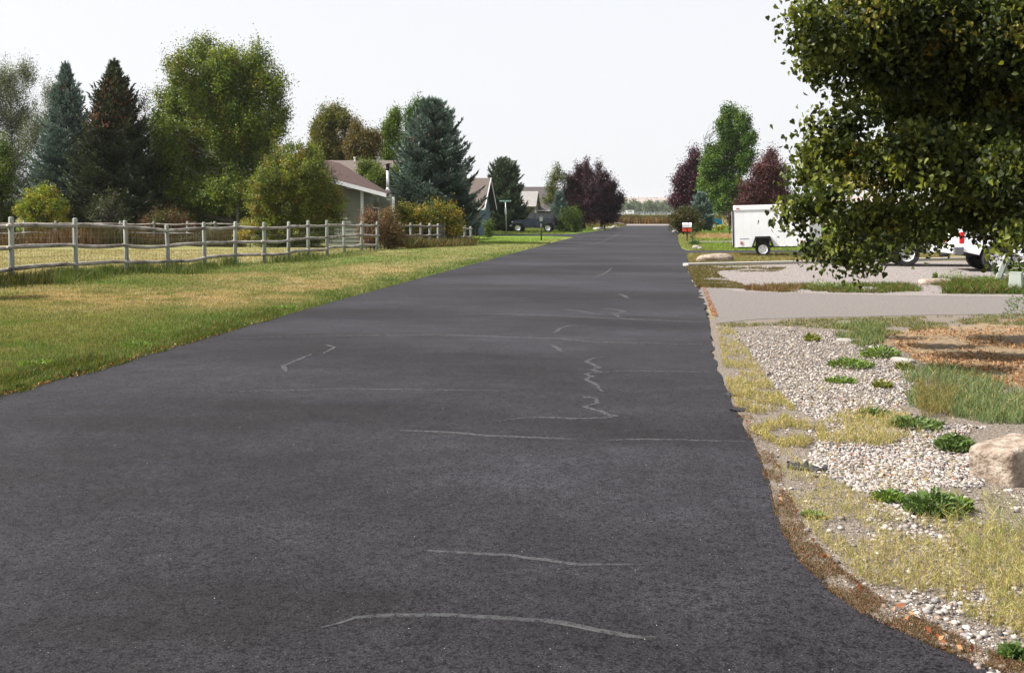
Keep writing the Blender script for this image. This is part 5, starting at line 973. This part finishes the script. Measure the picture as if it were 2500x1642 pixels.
x, y = x[k], y[k]; pebbles('pebbles', x, y, RN.uniform(-.008, .004, len(x)), RN.uniform(.005, .015, len(x))*RN.choice([1, 1, 1.6], len(x)), pick(PC, len(x), PW)*RN.uniform(.75, 1.1, (len(x), 1)), PEBM)
x, y, u, v = pxsample([(1745, 800), (2300, 790), (3000, 900), (3200, 1750), (2600, 1680), (2400, 1600), (2118, 1480), (1957, 1350), (1885, 1190), (1800, 1000), (1745, 870)], 24000); pebbles('fine_gravel', x, y, np.full(len(x), -.001), RN.uniform(.0025, .007, len(x)), pick(PC+[C(120, 95, 75, .4)], len(x))*RN.uniform(.7, 1.1, (len(x), 1)), PEBM)
GRD = [(1690, 655), (1760, 702), (1830, 708), (2500, 712), (2500, 642), (2100, 640), (1800, 652)]
x, y, u, v = pxsample(GRD, 9000); pebbles('gravel', x, y, np.full(len(x), .006), RN.uniform(.007, .015, len(x)), pick(PC, len(x), PW)*RN.uniform(.75, 1.1, (len(x), 1)), PEBM)
def blades(name, x, y, z, h, w, cols, lean=.35, tri=True, m=None, parent=None, kind='stuff'):
    n = len(x); a = RN.uniform(0, 6.28, n); b = RN.uniform(0, 6.28, n); l = np.abs(RN.normal(size=n))*lean
    wx, wy = np.cos(a)*w/2, np.sin(a)*w/2; tx, ty = np.cos(b)*l*h, np.sin(b)*l*h
    B = np.stack([x, y, z], 1)
    V = np.stack([B+np.stack([-wx, -wy, 0*w], 1), B+np.stack([wx, wy, 0*w], 1), B+np.stack([tx*.55+wx*.8, ty*.55+wy*.8, h*.6], 1), B+np.stack([tx, ty, h], 1)], 1).reshape(-1, 3)
    o = npmesh(name, V, np.arange(n*4).reshape(n, 4), m or GRASSM, parent, col=np.repeat(cols, 4, 0))
    if kind: tag(o, kind=kind)
    return o
def turf(name, poly, n, h0, wf=.45, hv=.5, bright=1.12, off=0, keep=None, hfun=None):
    x, y, u, v = pxsample(poly, n)
    if keep is not None: k = keep(x, y, u, v); x, y = x[k], y[k]
    dep = np.hypot(x, y); c = zones(x, y)*bright*RN.uniform(.65, 1.4, (len(x), 1))
    dry = RN.random(len(x)) < .18; c[dry] = C(205, 185, 130, .5)*RN.uniform(.7, 1.2, (dry.sum(), 1))
    h = h0*RN.uniform(1-hv, 1+hv, len(x)); 
    if hfun is not None: h = h*hfun(x, y)
    w = np.maximum(.004, dep*.00065)*wf*2
    return blades(name, x, y, zg(x, y)+off, h, w, c)
edgeh = lambda x, y: 1+.9*np.exp(-np.abs(xl(y)-x)/.25)+.7*np.exp(-((x-fx_at(y)-.1)/.35)**2)*(y < 52)*sstep(.35, .6, fbm(x*.8, y*.8, 3))
okL = lambda x, y, u, v: (xl(y)-x > -.06+.14*(fbm(x*3, y*3, 2)-.5))
turf('lawn_grass', [(-350, 1045), (0, 972), (262, 900), (473, 836), (683, 776), (893, 718), (1050, 676), (1208, 632), (1365, 590), (1380, 580), (1165, 578), (1150, 600), (950, 608), (600, 612), (0, 612), (-350, 612)], 330000, .036, keep=okL, hfun=edgeh)
x, y, u, v = pxsample([(-350, 1045), (0, 972), (262, 900), (473, 836), (683, 776), (683, 755), (473, 812), (262, 868), (0, 930), (-350, 990)], 26000)
k = (xl(y)-x > -.12)*(xl(y)-x < .5)*(fbm(x*2.5+1, y*2.5, 3) > .42); x, y = x[k], y[k]; blades('verge_grass', x, y, zg(x, y), RN.uniform(.04, .11, len(x)), np.full(len(x), .009), pick([C(95, 128, 40, .5), C(130, 140, 60, .5), C(150, 130, 80, .5), C(75, 100, 38, .5)], len(x)), .6)
# fence-foot tufts
tu, tv = [], []
for (uu, vv, nn, rr_) in [(205, 688, 900, 26), (160, 682, 900, 28), (265, 672, 700, 22), (345, 665, 800, 24), (450, 668, 800, 30), (430, 660, 500, 18), (500, 655, 400, 16), (560, 645, 400, 14), (700, 640, 500, 30), (750, 634, 400, 20), (60, 700, 1100, 50), (-10, 705, 900, 40), (110, 700, 800, 40)]:
    tu.append(RN.normal(uu, rr_, nn)); tv.append(RN.normal(vv, 3.0, nn))
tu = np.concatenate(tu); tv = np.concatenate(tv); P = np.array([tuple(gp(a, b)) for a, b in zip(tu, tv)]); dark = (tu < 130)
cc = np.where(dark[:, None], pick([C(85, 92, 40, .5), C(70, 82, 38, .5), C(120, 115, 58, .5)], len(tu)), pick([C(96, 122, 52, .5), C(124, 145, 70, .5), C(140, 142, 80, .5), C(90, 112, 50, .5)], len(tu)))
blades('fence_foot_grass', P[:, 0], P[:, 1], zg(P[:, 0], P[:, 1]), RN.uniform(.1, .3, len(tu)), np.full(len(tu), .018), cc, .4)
# tall dry growth in front of the back fence and along the old fence
x, y, u, v = pxsample([(-50, 596), (-50, 601), (420, 602), (600, 606), (600, 600)], 9000); blades('tall_dry_weeds', x, y, zg(x, y), RN.uniform(.2, 1.15, len(x))*(.3+1.1*fbm(x*.5, y*.5, 2)), RN.uniform(.02, .05, len(x)), np.where((fbm(x*.35+9, y*.3, 2) > .5)[:, None], pick([C(96, 90, 50, .5), C(75, 80, 40, .5), C(120, 100, 62, .5)], len(x)), pick([C(130, 100, 62, .5), C(165, 130, 85, .5), C(105, 95, 52, .5), C(150, 110, 80, .5)], len(x))), .4)
x, y, u, v = pxsample([(965, 600), (1160, 594), (1165, 603), (1000, 612)], 5000); blades('tall_dry_weeds', x, y, zg(x, y), RN.uniform(.12, .5, len(x))*(1+.4*(u < 1020)), RN.uniform(.02, .045, len(x)), pick([C(150, 125, 80, .5), C(110, 115, 55, .5), C(140, 110, 75, .5), C(90, 112, 48, .5)], len(x)), .6)
# bright lawns farther off (height matters less, density of light and shade does)
turf('far_lawn_grass', [(1150, 570), (1370, 570), (1450, 562), (1500, 556), (1440, 550), (1100, 548), (1100, 570)], 30000, .08, off=0)
turf('far_lawn_grass', [(1659, 590), (1664, 603), (1690, 610), (2100, 610), (2100, 566), (1700, 564), (1668, 572), (1656, 574)], 38000, .07)
turf('verge_grass', [(1676, 620), (1685, 648), (2050, 634), (2300, 628), (2300, 618), (1800, 619)], 26000, .09, hv=.7)
# weed strip between driveways and left edge of gravel drive
x, y, u, v = pxsample([(1815, 702), (1900, 698), (2050, 696), (2250, 694), (2420, 690), (2700, 690), (2700, 722), (2450, 719), (2100, 716), (1900, 714), (1820, 710)], 24000); den = fbm(x*1.3+3, y*1.3, 3); k = RN.random(len(x)) < sstep(.35, .5, den+(u > 2300)*.15)
x, y, u = x[k], y[k], u[k]; gcol = np.where((RN.random(len(x)) < sstep(1820, 2100, u)*.75)[:, None], pick([C(95, 130, 45, .5), C(75, 112, 42, .5), C(130, 150, 60, .5)], len(x)), pick([C(150, 120, 75, .5), C(165, 140, 85, .5), C(140, 95, 70, .5)], len(x)))
blades('driveway_weeds', x, y, np.zeros(len(x)), RN.uniform(.03, .14, len(x))*(1+.8*(u > 2300)), np.full(len(x), .016), gcol, .9)
x, y, u, v = pxsample([(1675, 650), (1700, 702), (1830, 706), (1800, 690), (1760, 676), (1750, 664), (1900, 664), (1920, 654), (1720, 648)], 12000); k = RN.random(len(x)) < sstep(.36, .56, fbm(x*1.6, y*1.6, 4)+.25*np.exp(-((u-1690)/35)**2)); x, y = x[k], y[k]; blades('driveway_weeds', x, y, np.full(len(x), .008), RN.uniform(.02, .07, len(x)), np.full(len(x), .018), pick([C(130, 120, 65, .5), C(150, 125, 75, .5), C(110, 112, 52, .5)], len(x)), .9)
# corn stubble field / dry crop
x, y, u, v = pxsample([(1380, 541), (1760, 541), (1760, 547), (1380, 547)], 26000); k = (y > 172); x, y, u = x[k], y[k], u[k]
cc = pick([C(200, 150, 95, .5), C(175, 125, 80, .5), C(215, 175, 115, .5), C(150, 110, 70, .5)], len(x)); hh = RN.uniform(1.0, 1.8, len(x)); top = (hh > 1.45)[:, None]; cc = np.where(top, pick([C(120, 110, 60, .5), C(105, 105, 58, .5)], len(x)), cc)
blades('dry_crop', x, y, zg(x, y), hh*(.75+.5*fbm(x*.3, y*.2, 3)), RN.uniform(.06, .2, len(x)), cc*(.7+.6*fbm(x*.5, y*.3, 3))[:, None], .2)
x, y, u, v = pxsample([(1420, 548.5), (1530, 549), (1520, 553), (1440, 556)], 2500); blades('verge_grass', x, y, zg(x, y), RN.uniform(.1, .4, len(x)), np.full(len(x), .07), pick([C(150, 145, 70, .5), C(120, 125, 55, .5), C(170, 150, 95, .5)], len(x)), .5)
# near right verge: yellow stalky weeds
def weeds(name, poly, n, h, cols, wgt=None, keep=None, w=.004, per=5, z=0, lean=.3, kind='stuff'):
    x, y, u, v = pxsample(poly, n)
    if keep is not None: k = keep(x, y, u, v); x, y, u = x[k], y[k], u[k]
    n = len(x); X = [x]; Y = [y]; Z = [np.full(n, float(z))]; Hh = [h*RN.uniform(.5, 1.4, n)]; cc = pick(cols, n, wgt); Cc = [cc]
    for k in range(per):
        t = RN.uniform(.15, .85, n); X.append(x+RN.normal(size=n)*.006); Y.append(y+RN.normal(size=n)*.006); Z.append(z+Hh[0]*t); Hh.append(Hh[0]*RN.uniform(.2, .4, n)); Cc.append(cc*RN.uniform(.85, 1.2, (n, 1)))
    X = np.concatenate(X); Y = np.concatenate(Y); Z = np.concatenate(Z); Hh = np.concatenate(Hh); Cc = np.concatenate(Cc)*RN.uniform(.7, 1.25, (len(X), 1))
    ww = np.full(len(X), w); L2 = np.where(np.arange(len(X)) < n, lean, 1.1)
    return blades(name, X, Y, Z, Hh, ww, Cc, L2, kind=kind)
YW = [C(228, 212, 135, .6), C(205, 198, 118, .56), C(238, 220, 160, .62), C(172, 175, 95, .52), C(215, 188, 140, .55)]
weeds('yellow_weeds', [(1752, 800), (1790, 800), (1840, 880), (1890, 950), (1950, 1010), (2030, 1040), (1960, 1100), (1900, 1090), (1840, 1060), (1800, 1000), (1768, 920)], 6500, .05, YW, keep=lambda x, y, u, v: fbm(x*3, y*3, 3) > .42, w=.0045, per=4)
weeds('yellow_weeds', [(1850, 1060), (1900, 1090), (2000, 1160), (2200, 1260), (2500, 1300), (3000, 1330), (3100, 1750), (2560, 1640), (2400, 1570), (2280, 1510), (2100, 1420), (1980, 1300), (1900, 1170)], 10500, .05, YW, keep=lambda x, y, u, v: fbm(x*3+7, y*3, 3) > .42, w=.0024, per=6)
weeds('yellow_weeds', [(2030, 1000), (2200, 1000), (2250, 1060), (2150, 1095), (1990, 1080)], 2200, .06, YW, w=.0035, per=5, keep=lambda x, y, u, v: fbm(x*4, y*4, 3) > .45)
weeds('yellow_weeds', [(2250, 1200), (2560, 1240), (3000, 1260), (3000, 1600), (2560, 1560), (2440, 1500), (2360, 1400)], 1000, .1, [C(212, 206, 125, .56), C(170, 180, 100, .52), C(225, 212, 140, .58)], w=.0022, per=9, lean=.35)
weeds('brown_moss_weeds', [(1762, 930), (1796, 1010), (1840, 1090), (1857, 1140), (1880, 1205), (1896, 1275), (1950, 1368), (2020, 1440), (2112, 1503), (2240, 1560), (2350, 1612), (2448, 1645), (2560, 1680), (2560, 1640), (2380, 1575), (2260, 1515), (2140, 1455), (2050, 1385), (1975, 1310), (1935, 1220), (1905, 1140), (1865, 1060), (1800, 960)], 14000, .014, [C(160, 122, 96, .5), C(170, 130, 108, .52), C(128, 116, 76, .5), C(190, 150, 125, .55), C(150, 138, 90, .5)], w=.004, per=2, lean=.8, keep=lambda x, y, u, v: RN.random(len(x)) < sstep(.3, .56, fbm(x*6, y*6, 4))*.88+.12)
weeds('verge_weeds', [(1745, 792), (1950, 780), (2500, 768), (2600, 770), (2600, 792), (2260, 805), (2150, 825), (2060, 805), (1900, 795), (1780, 800)], 9000, .035, [C(160, 160, 80, .5), C(125, 142, 62, .5), C(190, 170, 110, .52), C(100, 125, 55, .5)], keep=lambda x, y, u, v: fbm(x*2+2, y*2, 3) > .4, w=.009, per=1, lean=.7)
GG = [C(135, 160, 105, .58), C(112, 145, 90, .56), C(155, 170, 115, .6), C(185, 178, 120, .6)]
def fescue(poly, n, h): 
    pc = np.array(poly).mean(0); x, y, u, v = pxsample([tuple(pc+(np.array(p_)-pc)*1.15) for p_ in poly], int(n*1.5)); k = RN.random(len(x)) < sstep(.3, .5, fbm(x*2, y*2+3, 3)); x, y = x[k], y[k]; n = len(x); blades('green_grass_patch', x, y, np.zeros(n), h*RN.uniform(.5, 1.3, n), np.full(n, .007), pick(GG, n)*RN.uniform(.7, 1.2, (n, 1)), .6)
fescue([(2040, 800), (2100, 792), (2155, 800), (2150, 835), (2100, 845), (2050, 825)], 2600, .1)
fescue([(2235, 890), (2330, 905), (2420, 930), (2600, 965), (2600, 1030), (2400, 1025), (2330, 1010), (2240, 990), (2225, 940)], 5200, .1)
weeds('dry_tuft', [(2230, 950), (2340, 960), (2320, 1020), (2250, 1025)], 380, .12, [C(180, 165, 100, .52), C(160, 150, 90, .5)], w=.004, per=6, lean=.5)
weeds('yellow_weeds', BED, 900, .05, YW, w=.004, per=4, keep=lambda x, y, u, v: fbm(x*3+11, y*3+4, 3) > .52)
# individual green weed clumps
def clump(u, v, r, h, n, cols, label, lw=.02):
    n = int(n*.9); h = h*1.25
    q = gp(u, v); a = RN.uniform(0, 6.28, n); rr_ = np.sqrt(RN.random(n))*r; x = np.cos(a)*rr_; y = np.sin(a)*rr_*.8
    d = np.stack([np.cos(a)*.8, np.sin(a)*.8, RN.uniform(.2, 1.1, n)], 1)+RN.normal(size=(n, 3))*.3; d = unit(d); c = np.stack([x, y, RN.uniform(.01, h, n)*(1-.5*rr_/r)], 1)
    w_ = unit(np.cross(d, RN.normal(size=(n, 3)))); s = RN.uniform(.6, 1.3, (n, 1))*lw*2.6
    V = np.stack([c-d*s*.5, c+w_*s*.17, c+d*s*.5, c-w_*s*.17], 1).reshape(-1, 3)
    o = npmesh('weed_clump', V, np.arange(n*4).reshape(n, 4), GRASSM, col=np.repeat(pick(cols, n)*RN.uniform(.7, 1.25, (n, 1)), 4, 0)); o.location = (q.x, q.y, 0); tag(o, label, 'weed')
GW = [C(125, 155, 68, .68), C(150, 175, 88, .7), C(100, 132, 56, .62)]; GY = [C(160, 175, 70, .5), C(130, 150, 60, .5), C(190, 185, 85, .5)]; BG = [C(112, 142, 78, .64), C(136, 160, 95, .66), C(90, 118, 62, .6)]
for c_ in [(1983, 832, .12, .1, 260, GY, 'lone small yellow-green clump high in the pebble bed'), (2150, 872, .24, .14, 650, GW, 'leafy green clump at the top right rim of the pebble bed'), (2078, 896, .26, .1, 620, GW, 'wide grassy green clump in the middle of the pebble bed'), (2055, 934, .17, .06, 300, GW, 'low flat green clump below the wide grassy one'), (2155, 947, .1, .08, 200, GY, 'yellowish upright clump near the edging slab'),
           (2208, 903, .1, .1, 200, GY, 'yellow-green clump growing against the edging slab'), (2130, 1016, .13, .07, 300, BG, 'dark green clump below the pebble bed centre'), (2235, 1045, .22, .09, 600, BG, 'dark green leafy clump left of the boulder, farther back'), (2330, 1100, .14, .12, 600, BG, 'dark green clump touching the left side of the large boulder'),
           (2280, 1255, .17, .13, 800, BG, 'big dark green clump in front of the large boulder'), (2170, 1225, .1, .07, 300, GW, 'small green clump left of the big dark one'), (2330, 1245, .1, .09, 300, GW, 'bright green clump right under the large boulder'), (2478, 1605, .06, .05, 160, BG, 'small dark rosette in the bottom right corner'), (1985, 1262, .06, .03, 150, BG, 'flat olive tuft near the asphalt edge'),
           (2003, 706, .34, .22, 520, GW, 'spiky green weed on the strip between driveways, leftmost'), (2052, 707, .34, .18, 480, GW, 'broad green weed right of the spiky one on the strip'), (2330, 690, .4, .28, 700, GW, 'bushy green weed right of the flat pinkish rock'), (2405, 700, .45, .25, 800, GW, 'tall green weeds around the leaning pedestal'), (2470, 690, .5, .55, 1200, GW, 'tall green weed stand behind the square utility box'), (2372, 712, .3, .14, 420, [C(125, 155, 110, .5), C(105, 138, 95, .5)], 'pale blue-green grass tuft by the driveway edge'), (2283, 682, .07, .2, 420, GW, 'thin sprig standing behind the flat pinkish rock'), (2495, 770, .3, .4, 420, BG, 'dark leafy shoot at the right edge above the mulch'),
           (90, 900, .25, .1, 450, GW, 'bright dandelion clump at the left road edge, nearest'), (340, 850, .3, .09, 500, GW, 'weedy green clump at the left road edge farther on'), (700, 757, .25, .1, 300, GW, 'dark green clump at the left road edge beyond the others')]:
    clump(*c_)
# mulch chips and fallen leaves
MP = [(2150, 820), (2360, 785), (2500, 780), (2650, 780), (2700, 960), (2500, 960), (2400, 925), (2330, 915), (2230, 880)]
x, y, u, v = pxsample(MP, 9000); k = RN.random(len(x)) < sstep(.33, .5, fbm(x*1.4+2, y*1.4+5, 3)); x, y = x[k], y[k]; P = np.stack([x, y, RN.uniform(.005, .03, len(x))], 1); o = leaves('mulch_chips', P, .04, pick([C(235, 178, 128, .55), C(205, 145, 100, .5), C(245, 205, 160, .58), C(160, 115, 80, .45)], len(x)), GRASSM, None, wid=.4); tag(o, kind='stuff')
EL = [(0, 970), (262, 899), (473, 836), (683, 777), (683, 772), (473, 828), (262, 890), (0, 958)]
x1_, y1_, u, v = pxsample(EL, 260); x2_, y2_, u, v = pxsample([(1738, 800), (1800, 1000), (1850, 1100), (1912, 1290), (2150, 1500), (2330, 1610), (2420, 1610), (2180, 1460), (1990, 1330), (1920, 1180), (1830, 1000), (1775, 800)], 60); x3_, y3_, u, v = pxsample([(1712, 700), (1740, 775), (1755, 775), (1722, 700)], 700); x4_, y4_, u, v = pxsample(BED, 260)
x = np.concatenate([x1_, x2_, x3_, x4_]); y = np.concatenate([y1_, y2_, y3_, y4_]); P = np.stack([x, y, RN.uniform(.01, .035, len(x))], 1); sz = np.where(np.arange(len(x)) < 320, .03, .024); o = leaves('fallen_leaves', P, sz, pick([C(215, 140, 95, .55), C(190, 110, 70, .5), C(225, 175, 125, .58)], len(x)), GRASSM, None); tag(o, kind='stuff')
# light flecks of grit on the asphalt
x, y, u, v = pxsample([(0, 1000), (1750, 900), (1850, 1150), (2150, 1520), (2300, 1640), (0, 1640)], 160); pebbles('road_grit', x, y, np.zeros(len(x)), RN.uniform(.0015, .0035, len(x)), pick(PC[:3], len(x)), PEBM)
# ------------------------------------------------------------------ light and sky
EL_, AZ = rad(46), rad(180+10)   # sun from the left (-X), a little from behind the camera
sd = Vector((math.cos(EL_)*math.cos(AZ), math.cos(EL_)*math.sin(AZ), math.sin(EL_)))
sl = bpy.data.lights.new('sun', 'SUN'); sl.energy = 5; sl.angle = rad(.7); sl.color = (1, .955, .89); so = bpy.data.objects.new('sun', sl); COL.objects.link(so); so.rotation_euler = (-sd).to_track_quat('-Z', 'Y').to_euler(); so.location = sd*60
w = bpy.data.worlds.new('World'); scene.world = w; w.use_nodes = True; nt = w.node_tree; nt.nodes.clear(); L = nt.links.new
sk = N(nt, 'ShaderNodeTexSky'); sk.sky_type = 'NISHITA'; sk.sun_disc = False; sk.sun_elevation = EL_; sk.sun_rotation = math.atan2(sd.x, sd.y); sk.dust_density = 6; sk.air_density = 1.2; sk.altitude = 1300
hs_ = N(nt, 'ShaderNodeHueSaturation'); hs_.inputs['Saturation'].default_value = .25; mx = N(nt, 'ShaderNodeMix', data_type='RGBA'); mx.inputs[0].default_value = .82; mx.inputs[7].default_value = (4.25, 4.3, 4.45, 1)
bg = N(nt, 'ShaderNodeBackground'); bg.inputs['Strength'].default_value = .1; wo = N(nt, 'ShaderNodeOutputWorld')
L(sk.outputs[0], hs_.inputs['Color']); L(hs_.outputs[0], mx.inputs[6]); L(mx.outputs[2], bg.inputs['Color']); L(bg.outputs[0], wo.inputs[0])
if HAZE:
    hm, nt, out = nodes('haze'); pv = N(nt, 'ShaderNodeVolumePrincipled'); pv.inputs['Color'].default_value = (.93, .95, 1, 1); pv.inputs['Density'].default_value = .0001; pv.inputs['Anisotropy'].default_value = .2; nt.links.new(pv.outputs[0], out.inputs['Volume'])
    m = MB(); m.box((0, 3000, 45), (11000, 9400, 96)); o = m.build('haze', hm); tag(o, kind='stuff')
vs = scene.view_settings; vs.view_transform = 'Standard'; vs.look = 'None'; vs.exposure = 1.12; vs.gamma = 1; vs.use_curve_mapping = False
scene.render.engine = 'CYCLES'; cy = scene.cycles; cy.use_denoising = True; cy.denoising_input_passes = 'RGB_ALBEDO_NORMAL'; cy.denoising_prefilter = 'ACCURATE'; cy.max_bounces = 6; cy.diffuse_bounces = 2; cy.glossy_bounces = 2; cy.transmission_bounces = 2; cy.volume_bounces = 0; cy.sample_clamp_indirect = 6
